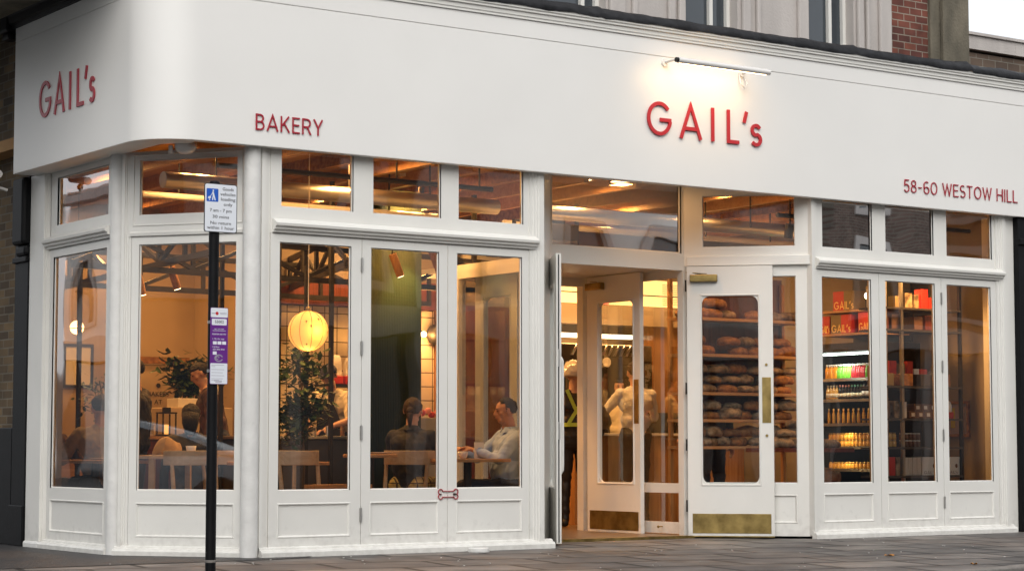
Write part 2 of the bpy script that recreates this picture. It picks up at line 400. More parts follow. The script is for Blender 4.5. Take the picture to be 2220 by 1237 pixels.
        bm = bmesh.new(); bm.from_mesh(me); bmesh.ops.recalc_face_normals(bm, faces=bm.faces); bm.to_mesh(me); bm.free()
        if auto is not None:
            me.polygons.foreach_set('use_smooth', [True]*len(me.polygons))
            try: me.set_sharp_from_angle(angle=R(auto))
            except Exception: pass
        me.update()
        o = bpy.data.objects.new(name, me); COL.objects.link(o)
        if parent is not None: o.parent = parent
        else: o.location = M.translation
        WM[o.name] = M
        if bevel > 0:
            b = o.modifiers.new('bevel', 'BEVEL'); b.width = bevel; b.segments = 2; b.limit_method = 'ANGLE'; b.angle_limit = R(40)
        if label: o['label'] = label
        return o
WM = {}
def tag(o, label, cat, group=None, kind=None):
    if label: o['label'] = label
    if cat: o['category'] = cat
    if group: o['group'] = group
    if kind: o['kind'] = kind
    return o
def thing(name, label, cat, loc=(0, 0, 0), rz=0.0, group=None):
    o = bpy.data.objects.new(name, None); COL.objects.link(o)
    o.empty_display_size = 0.1
    o.location = loc; o.rotation_euler = (0, 0, rz)
    WM[o.name] = Matrix.Translation(Vector(loc)) @ Matrix.Rotation(rz, 4, 'Z')
    return tag(o, label, cat, group)
def LF(root):        # frame in a thing's own coordinates (x, y, z)
    M = WM[root.name]
    f = Fr((0, 0, 0), (1, 0, 0), (0, 1, 0))
    f.__class__ = LFr; f.M = M
    return f
class LFr(Fr):
    def __call__(s, u, d, z): return s.M @ Vector((u, d, z))
def structure(mb, name, m, **k):
    o = mb.build(name, m, **k); o['kind'] = 'structure'; return o
def dup(root, loc, rz, label=None, group=None):
    r = root.copy(); COL.objects.link(r); r.location = loc; r.rotation_euler = (0, 0, rz)
    if label: r['label'] = label
    if group: r['group'] = group
    for ch in list(root.children):
        c = ch.copy(); COL.objects.link(c); c.parent = r
        for g in ch.children:
            d = g.copy(); COL.objects.link(d); d.parent = c
    return r
def lamp(name, loc, energy, size=0.2, col=(1.0, 0.46, 0.13), kind='AREA', parent=None, rot=None, size_y=None, spread=None, spot=None):
    l = bpy.data.lights.new(name, kind); l.energy = energy; l.color = col
    if kind == 'AREA':
        l.size = size
        if size_y: l.shape = 'RECTANGLE'; l.size_y = size_y
        if spread: l.spread = spread
    else: l.shadow_soft_size = size
    if kind == 'SPOT': l.spot_size = spot or R(80); l.spot_blend = 0.7
    o = bpy.data.objects.new(name, l); COL.objects.link(o)
    if parent is not None:
        o.parent = parent; o.location = WM[parent.name].inverted() @ Vector(loc)
        if rot is not None: o.rotation_euler = rot
    else:
        o.location = loc
        if rot is not None: o.rotation_euler = rot
    return o

# ------------------------------------------------------------------ lettering
def arc(cx, cy, rx, ry, a0, a1, n=18):
    return [(cx+rx*math.cos(R(a0+(a1-a0)*i/n)), cy+ry*math.sin(R(a0+(a1-a0)*i/n))) for i in range(n+1)]
GLY = {  # strokes on a unit-high body: (width, [(points, closed)])
 'G': (0.92, [(arc(.46, .5, .41, .44, 38, 352, 36), 0), ([(.48, .47), (.905, .47)], 0)]),
 'A': (0.80, [([(.04, .0), (.40, .98), (.76, .0)], 0), ([(.18, .30), (.62, .30)], 0)]),
 'I': (0.12, [([(.06, 0), (.06, 1)], 0)]),
 'L': (0.50, [([(.06, 1), (.06, .055), (.50, .055)], 0)]),
 "'": (0.16, [([(.0, .66), (.13, 1.0)], 0)]),
 's': (0.36, [([*arc(.19, .475, .13, .145, 25, 255, 14), *arc(.19, .20, .145, .155, 75, -145, 14)], 0)]),
 'B': (0.62, [([(.06, .0), (.06, 1.0)], 0), ([(.06, .95), (.30, .95), *arc(.30, .735, .22, .215, 84, -84, 10), (.30, .52), (.06, .52)], 0), ([(.06, .05), (.32, .05), *arc(.32, .285, .25, .235, -84, 90, 10)], 0)]),
 'K': (0.66, [([(.06, 0), (.06, 1)], 0), ([(.58, 1), (.10, .40)], 0), ([(.25, .56), (.62, 0)], 0)]),
 'E': (0.54, [([(.54, .95), (.06, .95), (.06, .05), (.54, .05)], 0), ([(.06, .51), (.49, .51)], 0)]),
 'R': (0.66, [([(.06, 0), (.06, 1)], 0), ([(.06, .95), (.34, .95), *arc(.34, .71, .24, .24, 84, -84, 10), (.34, .47), (.06, .47)], 0), ([(.36, .46), (.62, 0)], 0)]),
 'Y': (0.66, [([(.03, 1), (.33, .46), (.63, 1)], 0), ([(.33, .50), (.33, 0)], 0)]),
 '5': (0.54, [([(.50, .95), (.12, .95), (.09, .54), *arc(.26, .33, .23, .28, 128, -150, 16)], 0)]),
 '8': (0.56, [(arc(.28, .74, .19, .21, 0, 342, 18), 1), (arc(.28, .28, .23, .23, 0, 342, 18), 1)]),
 '-': (0.40, [([(.04, .45), (.36, .45)], 0)]),
 '6': (0.56, [([*arc(.30, .64, .24, .31, 50, 180, 10), *arc(.29, .30, .23, .25, 180, 520, 20)], 0)]),
 '0': (0.66, [(arc(.33, .5, .28, .45, 0, 350, 28), 1)]),
 'O': (0.74, [(arc(.37, .5, .32, .45, 0, 350, 28), 1)]),
 'W': (0.92, [([(.03, 1), (.25, .06), (.46, .92), (.67, .06), (.89, 1)], 0)]),
 'S': (0.56, [([*arc(.28, .72, .21, .23, 40, 250, 12), *arc(.28, .28, .23, .24, 70, -150, 14)], 0)]),
 'T': (0.60, [([(.02, .95), (.58, .95)], 0), ([(.30, .95), (.30, 0)], 0)]),
 'H': (0.66, [([(.06, 0), (.06, 1)], 0), ([(.60, 0), (.60, 1)], 0), ([(.06, .52), (.60, .52)], 0)]),
}
def word(mb, text, u, z, h, sw, d0, d1, F, gap=0.16, wx=1.0, fit=None, pos=None):
    tot = 0
    for c in text: tot += (GLY[c][0] if c != ' ' else 0.24)+gap
    tot -= gap
    if fit: wx = fit/(tot*h)
    x = u; k = 0; wi = 0
    for i, c in enumerate(text):
        if pos: x = pos[i]
        if c == ' ':
            x += (0.24+gap)*h*wx; wi += 1; continue
        for pts, cl in GLY[c][1]:
            (mb[wi] if isinstance(mb, list) else mb).ribbon([(x+a*h*wx, z+b*h) for a, b in pts], sw, d0, d1-0.0008*(k % 3), F, closed=bool(cl)); k += 1
        x += (GLY[c][0]+gap)*h*wx
    return mb
def text(mb, s, u, z, h, F, d, align='CENTER', width=None, thick=0.0006):
    """printed words: outline text turned into a mesh; z is the baseline, h the capital height"""
    cu = bpy.data.curves.new('t', 'FONT'); cu.body = s; cu.size = h/0.70; cu.align_x = align; cu.extrude = thick; cu.resolution_u = 2
    o = bpy.data.objects.new('t', cu); COL.objects.link(o)
    dg = bpy.context.evaluated_depsgraph_get(); me = o.evaluated_get(dg).to_mesh()
    vs = [v.co.copy() for v in me.vertices]; fs = [tuple(p.vertices) for p in me.polygons]
    o.evaluated_get(dg).to_mesh_clear(); bpy.data.objects.remove(o); bpy.data.curves.remove(cu)
    if not vs: return mb
    k = 1.0
    if width:
        w = max(v.x for v in vs)-min(v.x for v in vs); k = width/w
    mb.add([F(u+v.x*k, d+v.z, z+v.y) for v in vs], fs)
    return mb
# ================================================================== ground
g = MB(); g.box(-60, 70, -50, 60, -0.50, -0.135); structure(g, 'road', ASPH)
KD = Vector((0.983, 0.184, 0)); KN = Vector((0.184, -0.983, 0)); KP = Vector((0.228, -3.86, 0))
FK = Fr(KP, KD, KN)
# pavement: level at the shopfront, falling slightly to the kerb
def gz(x, y): return -0.002+0.0095*min(0.0, y)
pv = MB(); P_ = [(-7.0, 30), (-7.0, 0), (-7.0, -4.93)]; k0 = FK(-6.4, 0, 0); k1 = FK(40, 0, 0)
A_ = [(-7.0, -5.19), (k1.x, k1.y), (50, 0.0), (50, 30), (-7.0, 30), (-7.0, 0.0)]
xk = KP.x+(-KP.y)/KD.y*KD.x          # where the kerb line would cross y = 0
top = [(-7.0, KP.y+(-7.0-KP.x)*KD.y/KD.x), (xk, 0.0), (-7.0, 0.0)]
pv.add([(x, y, gz(x, y)) for x, y in top]+[(x, y, -.3) for x, y in top], [(0, 1, 2), (5, 4, 3), (0, 3, 4, 1)])
pv.add([(-7.0, 0, gz(0, 0)), (xk, 0, gz(0, 0)), (50, 6, gz(0, 0)), (50, 30, gz(0, 0)), (-7.0, 30, gz(0, 0))], [(0, 1, 2, 3, 4)])
structure(pv, 'pavement', FLAG)
kb = MB()
for i in range(22):
    u = -7.0+i*1.2; c_ = FK(u+.6, 0, 0); kb.box(u, u+1.188, 0.004, 0.17, -0.3, gz(c_.x, c_.y)+0.002, FK)
structure(kb, 'kerb', KERB, bevel=0.012)
tm = MB()
for pl_ in ([(-6.9, -0.30), (-2.75, -0.26), (-2.45, -0.16), (-2.30, 0.0), (-6.9, 0.0)], [(-6.9, 0.0), (-2.30, 0.0), (-2.9, 0.6), (-3.6, 3.2), (-6.9, 3.2)]):
    tm.add([(x, y, gz(x, y)+.004) for x, y in pl_], [tuple(range(5))])
structure(tm, 'tarmac_strip', WETASPH)

# ================================================================== the shop building
B = thing('corner_shop_building', 'white corner bakery shopfront with red lettering under a stone and brick upper storey', 'building', (0, 0, 0))

# ---- fascia: one board with a rounded corner, running from the side street round to the main street
def corner_path(xl, yl, xr, yf, r, n=14, y_end=2.62, x_end=7.2):
    p = [((xl, y_end, 0), (-1, 0, 0)), ((xl, yf+r, 0), (-1, 0, 0))]
    for i in range(1, n):
        a = R(180+90*i/n); o = (math.cos(a), math.sin(a), 0); p.append(((xl+r+r*o[0], yf+r+r*o[1], 0), o))
    p += [((xl+r, yf, 0), (0, -1, 0)), ((x_end, yf, 0), (0, -1, 0))]
    return p
FR = 0.42
fp = corner_path(-3.80, 0, 0, -0.10, FR)
f = MB(); f.sweep(fp, [(0, 3.187), (0, 4.318), (-0.03, 4.318), (-0.03, 3.187)])
f.sweep(fp, [(-0.004, 4.322), (0, 4.326), (0, 4.474), (-0.03, 4.474), (-0.03, 4.322)])
f.sweep(fp[:-1], [(-0.001, 3.183), (-0.001, 3.187), (-0.26, 3.187), (-0.26, 3.183)])
f.sweep(fp[-2:], [(-0.001, 3.183), (-0.001, 3.187), (-0.095, 3.187), (-0.095, 3.183)])
fascia = f.build('fascia', FASCIA, B, auto=30)
c = MB()   # cornice only on the main street side (the side street has a black one)
cp = [((-3.2, -0.10, 0), (0, -1, 0)), ((7.2, -0.10, 0), (0, -1, 0))]
c.sweep(cp, [(0, 4.476), (0.014, 4.476), (0.014, 4.496), (0.022, 4.50), (0.024, 4.535), (0.040, 4.538), (0.040, 4.558), (0.052, 4.561), (0.055, 4.587), (-0.05, 4.60), (-0.05, 4.476)])
c.build('cornice', WHITE, B)
# lead flashing dressed over the cornice, rumpled, with rolls
l = MB(); n = 210
x0, x1 = -3.4, 7.2; rows = [(0.060, 4.576), (0.068, 4.604), (0.050, 4.64), (0.0, 4.672), (-0.15, 4.70), (-0.38, 4.72)]
gv = []
for i in range(n+1):
    x = x0+(x1-x0)*i/n
    roll = max(0, 1-abs(((x+0.35) % 1.55)-0.775)/0.035)*0.022
    for k, (o, z) in enumerate(rows):
        w = noise.noise(Vector((x*3.3, k*1.7, 0)))*0.014+noise.noise(Vector((x*11, k*3, 5)))*0.006
        gv.append((x, -0.10-o-(w*0.6 if k < 3 else 0)-roll*0.4, z+w+(roll if k > 0 else roll*0.6)))
m = len(rows)
l.add(gv, [(i*m+k, (i+1)*m+k, (i+1)*m+k+1, i*m+k+1) for i in range(n) for k in range(m-1)])
l.build('flashing', LEAD, B, smooth=True)
c = MB()
sp = [((-3.80, 2.86, 0), (-1, 0, 0)), ((-3.80, 0.32, 0), (-1, 0, 0))]
c.sweep(sp, [(-0.05, 4.445), (0.03, 4.445), (0.035, 4.47), (0.06, 4.48), (0.065, 4.54), (0.09, 4.56), (0.11, 4.60), (0.13, 4.61), (0.13, 4.68), (-0.05, 4.70)])
c.build('black_cornice', BLACK, B)
cb = MB(); cb.box(-3.875, -3.74, 2.64, 2.84, 4.42, 4.74); cb.box(-3.85, -3.74, 2.66, 2.82, 4.36, 4.419)
cb.build('bracket', BLACK, B, bevel=0.02)

# ---- lettering standing off the fascia
FF = Fr((0, -0.10, 0), (1, 0, 0), (0, -1, 0)); FFL = Fr((-3.80, 0, 0), (0, -1, 0), (-1, 0, 0))
def shop_name(F, pos, z, h, sw, d0, d1, mb=None):
    mb = mb or MB()
    for ch, (a, b) in zip("GAIL's", pos):
        hh = h
        for k, (pts, cl) in enumerate(GLY[ch][1]):
            w0 = min(p[0] for q in GLY[ch][1] for p in q[0]); w1 = max(p[0] for q in GLY[ch][1] for p in q[0])
            sc = (b-a-sw)/(w1-w0) if w1-w0 > .05 else 1
            P = [(a+sw/2+(x-w0)*sc, z+y*hh) for x, y in pts]
            mb.ribbon(P, sw, d0, d1-0.001*k, F)
    return mb
sn = shop_name(FF, [(0.975, 1.265), (1.345, 1.607), (1.718, 1.755), (1.905, 2.064), (2.094, 2.158), (2.192, 2.326)], 3.603, 0.308, 0.033, 0.008, 0.020)
sn.build('shop_lettering', REDL, fascia, label='large orange-red shop name lettering under the picture light')
sn = shop_name(FFL, [(-2.050, -1.790), (-1.738, -1.515), (-1.425, -1.390), (-1.270, -1.118), (-1.120, -1.060), (-1.020, -0.912)], 3.580, 0.312, 0.033, 0.004, 0.012)
sn.build('shop_lettering', REDD, fascia, label='dark red shop name lettering on the side street fascia')
word(MB(), 'BAKERY', -2.913, 3.303, 0.128, 0.0125, 0.004, 0.012, FF, fit=0.598).build('trade_lettering', REDD, fascia)
for a in word([MB(), MB(), MB()], '58-60 WESTOW HILL', 4.167, 3.316, 0.127, 0.0105, 0.004, 0.012, FF, fit=1.625, gap=0.13): a.build('address_lettering', REDD, fascia)

# ---- joinery helpers
LEDGE = [(0, 2.528), (0.022, 2.528), (0.026, 2.545), (0.046, 2.552), (0.050, 2.566), (0.070, 2.578), (0.074, 2.598), (0.060, 2.612), (0.030, 2.626), (0.0, 2.640)]
MOULD = [(0.0, 0.0), (0.004, 0.004), (0.010, 0.004), (0.016, -0.005), (0.020, -0.012)]
def bifold_leaf(F, u0, u1, g0, g1, z0=0.075, z1=2.517, hinge=None, parent=B, zb=0.51, zt=2.455):
    w = MB(); w.plate(u0+0.0025, u1-0.0025, z0, z1, -0.045, 0.0, F, holes=[(g0, g1, zb, zt), (g0, g1, 0.147, 0.410)])
    leaf = w.build('window_leaf', WHITE, parent)
    gm = MB(); gm.rect_mould(g0, g1, zb, zt, [(0.0, 0.0005), (0.0, -0.012), (0.009, -0.020)], F)
    gm.rect_mould(g0-0.004, g1+0.004, 0.143, 0.414, MOULD, F)
    gm.add([F(g0, -0.0125, 0.147), F(g1, -0.0125, 0.147), F(g1, -0.0125, 0.41), F(g0, -0.0125, 0.41)], [(0, 1, 2, 3)])
    gm.build('panel_moulding', WHITE, leaf)
    MB().add([F(g0, -0.022, zb), F(g1, -0.022, zb), F(g1, -0.022, zt), F(g0, -0.022, zt)], [(0, 1, 2, 3)]).build('pane', GLASS, leaf)
    if hinge is not None:
        for zz in (0.31, 0.965, 1.64, 2.31):
            h = MB(); h.box(hinge-0.011, hinge+0.011, 0.0, 0.006, zz-0.055, zz+0.055, F); h.tube([F(hinge, 0.009, zz-0.058), F(hinge, 0.009, zz+0.058)], 0.006, 8)
            h.build('hinge', STEEL, leaf)
    return leaf
def transom(F, u0, u1, z0, z1, lights, d=-0.004, zb=2.735, zt=3.225, parent=B, name='transom_window'):
    t = MB(); t.plate(u0, u1, z0, z1, d-0.05, d, F, holes=[(a, b, zb, zt) for a, b in lights])
    o = t.build(name, WHITE, parent)
    for a, b in lights:
        MB().rect_mould(a, b, zb, zt, [(0, d), (0, d-0.016), (0.006, d-0.022)], F).build('glazing_bead', WHITE, o)
        MB().add([F(a, d-0.024, zb), F(b, d-0.024, zb), F(b, d-0.024, zt), F(a, d-0.024, zt)], [(0, 1, 2, 3)]).build('pane', GLASS, o)
    return o
def pilaster(F, u0, u1, z0, z1, d0=-0.06, d1=0.03, side=1):
    """fluted door-case strip: stepped towards the glass"""
    p = MB(); w = u1-u0; a, b = (u0, u1)
    s = [(0.0, d1), (0.36, d1), (0.40, d1-0.008), (0.52, d1-0.008), (0.56, d1-0.016), (0.72, d1-0.016), (0.76, d1-0.024), (1.0, d1-0.024)]
    if side < 0: s = [(1-x, d) for x, d in reversed(s)]
    poly = [(a+w*x, d) for x, d in s]+[(b, d0), (a, d0)]
    vs = [F(u, d, z) for z in (z0, z1) for u, d in poly]; n = len(poly)
    p.add(vs, [tuple(range(n-1, -1, -1)), tuple(range(n, 2*n))]+[(k, (k+1) % n, n+(k+1) % n, n+k) for k in range(n)])
    return p

# ---- main street, left of the door: three folding window leaves
hx = -1.882
bifold_leaf(FM, -2.715, hx, -2.632, -1.982, hinge=hx)
bifold_leaf(FM, hx, -1.055, -1.795, -1.142)
bifold_leaf(FM, -1.055, -0.228, -0.963, -0.303)
transom(FM, -2.715, -0.228, 2.519, 3.415, [(-2.619, -1.963), (-1.776, -1.121), (-0.946, -0.286)])
pilaster(FM, -2.79, -2.715, 0.03, 3.19, side=-1).build('pilaster', WHITE, B) if False else None
pilaster(FM, -0.228, -0.092, 0.03, 3.188, side=-1).build('pilaster', WHITE, B)
pilaster(FM, -2.800, -2.716, 0.03, 3.188, d1=0.012).build('pilaster', WHITE, B)
def ledge(path): 
    return MB().sweep(path, LEDGE)
ledge([((-2.700, 0.0, 0), (0, -1, 0)), ((-0.165, 0.0, 0), (0, -1, 0))]).build('ledge', WHITE, B)
PL = [(0, -0.06), (0.062, -0.06), (0.062, 0.035), (0.050, 0.052), (0.025, 0.056), (0.022, 0.070), (0.0, 0.078)]
MB().sweep([((-2.80, 0, 0), (0, -1, 0)), ((0.0, 0, 0), (0, -1, 0))], PL).build('plinth', WHITE, B)

# ---- round column posts at the two bends of the corner
for nm, cx, cy, r, zb in (('corner_column', -2.862, 0.035, 0.070, -0.03), ('corner_column', -3.528, 1.045, 0.068, 0.0)):
    cm = MB()
    prof = []
    for i in range(60):
        z = zb+(3.188-zb)*i/59; prof.append((r*(1+0.012*noise.noise(Vector((cx, 0, z*7)))), z))
    cm.lathe(prof, (cx, cy, 0), 28); cm.build(nm, ROUGHW, B, smooth=False, auto=50)

# ---- canted corner window
bifold_leaf(FC, -0.495, 0.490, -0.425, 0.424, z0=0.06, z1=2.517)
transom(FC, -0.55, 0.55, 2.519, 3.20, [(-0.425, 0.430)], zb=2.690, zt=3.130, d=0.004)
for a, b, s in ((-0.575, -0.497, 1), (0.492, 0.560, -1)):
    pilaster(FC, a, b, 0.03, 3.188, d1=0.022, side=s).build('pilaster', WHITE, B)
MB().sweep([(FC(-0.50, 0, 0), FC.n), (FC(0.495, 0, 0), FC.n)], [(0, 2.522), (0.018, 2.522), (0.022, 2.545), (0.012, 2.556), (0, 2.56)]).build('ledge', WHITE, B)
MB().rect_mould(-0.485, 0.48, 2.60, 3.178, [(0, 0.004), (0.004, 0.012), (0.010, 0.012), (0.014, 0.004)], FC).build('panel_moulding', WHITE, B)
MB().sweep([(FC(-0.60, 0, 0), FC.n), (FC(0.56, 0, 0), FC.n)], PL).build('plinth', WHITE, B)

# ---- side street window
bifold_leaf(FL, -2.385, -1.120, -2.305, -1.212, z0=0.06, z1=2.517)
transom(FL, -2.42, -1.09, 2.519, 3.20, [(-2.254, -1.206)], zb=2.725, zt=3.130)
pilaster(FL, -2.42, -2.385, 0.03, 3.188, d1=0.020).build('pilaster', WHITE, B)
MB().box(-2.73, -2.42, -0.10, 0.045, 0.0, 3.188, FL).build('end_pilaster', WHITE, B, bevel=0.006)
eb = MB(); eb.box(-2.745, -2.415, -0.10, 0.062, -0.03, 0.055, FL); eb.build('plinth_block', ROUGHW, B, bevel=0.02)
MB().sweep([(FL(-2.41, 0, 0), FL.n), (FL(-1.10, 0, 0), FL.n)], LEDGE).build('ledge', WHITE, B)
MB().sweep([(FL(-2.41, 0, 0), FL.n), (FL(-1.06, 0, 0), FL.n)], PL).build('plinth', WHITE, B)

# ---- main street, right of the door
hx2 = 4.774
bifold_leaf(FM, 3.106, 3.917, 3.167, 3.812)
bifold_leaf(FM, 3.917, hx2, 4.007, 4.683)
bifold_leaf(FM, hx2, 5.566, 4.853, 5.485, hinge=hx2)
transom(FM, 3.106, 5.566, 2.519, 3.415, [(3.183, 3.839), (4.019, 4.682), (4.865, 5.52)])
pilaster(FM, 3.016, 3.106, 0.03, 3.188).build('pilaster', WHITE, B)
pilaster(FM, 5.566, 5.69, 0.03, 3.188, side=-1).build('pilaster', WHITE, B)
MB().box(5.70, 5.835, -0.30, 0.0, 0.0, 3.188, FM).build('end_wall', WHITE, B)
ledge([((3.075, 0.0, 0), (0, -1, 0)), ((5.64, 0.0, 0), (0, -1, 0))]).build('ledge', WHITE, B)
MB().sweep([((3.01, 0, 0), (0, -1, 0)), ((5.76, 0, 0), (0, -1, 0))], PL).build('plinth', WHITE, B)

# ---- recessed doorway: splayed sides, transom light, soffit
s = MB(); s.plate(0.0, 0.98, 0.02, 3.41, -0.05, 0.0, FSL); s.build('doorway_side', WHITE, B)
s = MB(); s.plate(-0.075, 1.150, 0.02, 2.56, -0.075, -0.030, FS, holes=[(0.10, 1.020, 0.511, 2.459), (0.10, 1.012, 0.143, 0.403)])
side = s.build('side_light', WHITE, B)
m_ = MB(); m_.rect_mould(0.10, 1.02, 0.511, 2.459, [(0, -0.03), (0, -0.045), (0.008, -0.052)], FS); m_.rect_mould(0.096, 1.016, 0.139, 0.407, [(i, d-0.03) for i, d in MOULD], FS)
m_.add([FS(0.1, -0.043, 0.143), FS(1.012, -0.043, 0.143), FS(1.012, -0.043, 0.403), FS(0.1, -0.043, 0.403)], [(0, 1, 2, 3)])
m_.build('panel_moulding', WHITE, side)
MB().add([FS(0.1, -0.055, 0.51), FS(1.02, -0.055, 0.51), FS(1.02, -0.055, 2.46), FS(0.1, -0.055, 2.46)], [(0, 1, 2, 3)]).build('pane', GLASS, side)
transom(FS, -0.04, 1.150, 2.560, 3.41, [(0.146, 1.015)], zb=2.740, zt=3.228, d=-0.016)
MB().box(-0.005, 1.152, -0.02, 0.010, 2.562, 2.652, FS).build('beam', WHITE, B, bevel=0.004)
tz = MB(); tz.plate(0.60, 2.215, 2.538, 3.41, -0.05, 0.0, FE, holes=[(0.636, 2.158, 2.684, 3.335)]); dt = tz.build('transom_window', WHITE, B)
MB().add([FE(0.636, -0.03, 2.684), FE(2.158, -0.03, 2.684), FE(2.158, -0.03, 3.335), FE(0.636, -0.03, 3.335)], [(0, 1, 2, 3)]).build('pane', GLASS, dt)
MB().rect_mould(0.636, 2.158, 2.684, 3.335, [(0, 0), (0.0, -0.02), (0.012, -0.03)], FE).build('glazing_bead', WHITE, dt)
jb = MB(); jb.box(0.585, 0.635, -0.07, 0.004, 0.0, 2.5375, FE); jb.box(2.168, 2.215, -0.07, 0.004, 0.0, 2.5375, FE); jb.box(0.6355, 2.1675, -0.07, 0.003, 2.520, 2.5375, FE)
jb.build('door_frame', WHITE, B)
MB().add([(-0.12, -0.065, 3.411), (3.05, -0.065, 3.411), (2.2, 0.85, 3.411), (0.6, 0.85, 3.411)], [(0, 1, 2, 3)]).build('doorway_soffit', WHITE, B)
# lobby behind the outer doors
lb = MB(); lb.box(0.60, 2.22, -2.42, -0.071, 2.545, 2.60, FE); lb.build('lobby_ceiling', WHITE, B)
def lobby_wall(F, sgn):
    w = MB(); w.plate(0.925, 2.46, 0.03, 2.545, -0.045, 0.0, F, holes=[(0.965, 2.30, 0.507, 2.462), (0.965, 2.30, 0.139, 0.415)])
    o = w.build('lobby_side', WHITE, B)
    MB().add([F(.965, -.022, .139), F(2.3, -.022, .139), F(2.3, -.022, 2.462), F(.965, -.022, 2.462)], [(0, 1, 2, 3)]).build('pane', GLASSV, o)
lobby_wall(FVR, 1); lobby_wall(FVL, -1)
fi = Fr((0, 2.36, 0), (1, 0, 0), (0, -1, 0))
ib = MB(); ib.box(0.60, 0.70, -0.10, 0.0, 0.02, 2.545, fi); ib.box(2.12, 2.245, -0.10, 0.0, 0.02, 2.545, fi); ib.box(0.701, 2.119, -0.10, -0.001, 2.46, 2.545, fi)
ib.build('lobby_door_frame', WHITE, B)

# ---- doors with round-cornered glass, brass kick and push plates
def door(F, w, name='door', brass_out=True, z0=0.022, z1=2.512, gz0=0.505, gz1=2.27, gl=0.139, gr=None, hinge_right=False, closer=True, furniture=True, label=None, plate_u=None, edge_lock=False):
    gr = gr or w-0.136; r = 0.075
    d = MB(); d.plate(0, w, z0, z1, 0.0, 0.046, F, holes=[(gl, gr, gz0, gz1)])
    for cu, cz, su, sz in ((gl, gz0, 1, 1), (gr, gz0, -1, 1), (gl, gz1, 1, -1), (gr, gz1, -1, -1)):
        poly = [(cu, cz)]+[(cu+su*(r-r*math.sin(R(a))), cz+sz*(r-r*math.cos(R(a)))) for a in range(0, 91, 15)]
        poly = [(cu, cz)]+[(cu+su*r*(1-math.sin(R(a))), cz+sz*r*(1-math.cos(R(a)))) for a in range(90, -1, -15)][::-1]
        d.prism(poly, 0.012, 0.038, F)
    o = d.build(name, WHITE, B, label=label)
    mm = MB()
    for dd, sg in ((0.046, 1), (0.0, -1)):
        mm.rect_mould(gl-0.018, gr+0.018, gz0-0.018, gz1+0.018, [(0, dd+sg*0.0005), (0.004, dd+sg*0.007), (0.012, dd+sg*0.007), (0.018, dd-sg*0.004)], F)
    mm.build('glass_moulding', WHITE, o)
    MB().add([F(gl, 0.024, gz0), F(gr, 0.024, gz0), F(gr, 0.024, gz1), F(gl, 0.024, gz1)], [(0, 1, 2, 3)]).build('pane', GLASSV, o)
    if furniture:
        MB().box(0.040, w-0.030, 0.0465, 0.049, 0.045, 0.228, F).build('kick_plate', BRASS, o, bevel=0.001)
        MB().box(0.0, w, 0.01, 0.053, 0.012, 0.0215, F).build('weather_bar', BRASS, o)
        pu = plate_u or w-0.075
        MB().box(pu-0.041, pu+0.041, 0.0465, 0.0495, 1.075, 1.502, F).build('push_plate', BRASS, o, bevel=0.001)
        if closer:
            cl = MB(); cl.box(0.03, 0.29, 0.0465, 0.098, 2.405, 2.472, F); cl.build('door_closer', BRASS, o, bevel=0.006)
            MB().bar(F(0.19, 0.075, 2.480), F(-0.01, 0.02, 2.500), 0.018, 0.006).build('closer_arm', BRASS, o)
    return o
FSD = Fr(FS.o+FS.n*0.002, FS.u, FS.n)
dr = door(FSD, 0.805, z1=2.553, plate_u=0.741, gl=0.139, gr=0.668, label='open white door leaf folded flat against the right splay, brass kick plate')
for zz in (1.62, 0.957):
    MB().lathe([(0.0, 0.0), (0.013, 0.0), (0.013, 0.005), (0.009, 0.006)], (0, 0, 0), 12, axis=1)
    k = MB(); c_ = FSD(0.741, 0.048, zz); k.tube([c_, c_+FSD.n*0.006], 0.013, 12); k.build('lock_cylinder', BRASS, dr)
for zz in (0.30, 0.87, 1.40, 2.37):
    h = MB(); h.tube([FSD(-0.012, 0.05, zz-0.055), FSD(-0.012, 0.05, zz+0.055)], 0.008, 8); h.build('hinge', BLACKM, dr)
# left outer leaf: swung out towards the street so that we see its edge
tip = Vector((0.232, 0.165, 0)); hin = Vector((0.632, 0.850, 0)); ud = (tip-hin).normalized()
FD = Fr(hin, ud, Vector((-ud.y, ud.x, 0)))        # d towards the inside of the opening
FD = Fr(hin, ud, Vector((ud.y, -ud.x, 0))) if FD.n.x > 0 else FD
dl = door(FD, 0.79, z1=2.53, furniture=False, label='open white door leaf swung out to the street, seen edge on')
e_ = MB(); e_.box(0.7902, 0.7915, 0.017, 0.028, 0.03, 2.52, FD); e_.build('edge_seal', BLACKT, dl)
e_ = MB(); e_.box(0.790, 0.806, 0.030, 0.046, 0.02, 2.50, FD); e_.build('edge_rebate', WHITE, dl, bevel=0.003)
for zz in (0.99, 1.62):
    MB().box(0.7918, 0.794, 0.010, 0.030, zz-0.075, zz+0.075, FD).build('lock_plate', STEEL, dl, bevel=0.001)
hd = MB(); hd.tube([FD(0.70, 0.047, 0.62), FD(0.70, 0.085, 0.65), FD(0.70, 0.09, 0.70), FD(0.70, 0.09, 1.55), FD(0.70, 0.085, 1.60), FD(0.70, 0.047, 1.63)], 0.015, 10)
None
hd = MB(); hd.tube([FD(0.70, -0.001, 0.62), FD(0.70, -0.018, 0.65), FD(0.70, -0.02, 0.70), FD(0.70, -0.02, 1.55), FD(0.70, -0.018, 1.60), FD(0.70, -0.001, 1.63)], 0.013, 10)
hd.build('pull_handle', WHITE, dl, smooth=True)
# inner lobby leaf, opened towards us along the right lobby wall
FI = Fr((2.115, 2.225, 0), (0, -1, 0), (-1, 0, 0))
di = door(FI, 0.845, z1=2.535, plate_u=0.785, gl=0.18, gr=0.735, label='inner white lobby door standing open along the glazed lobby side')
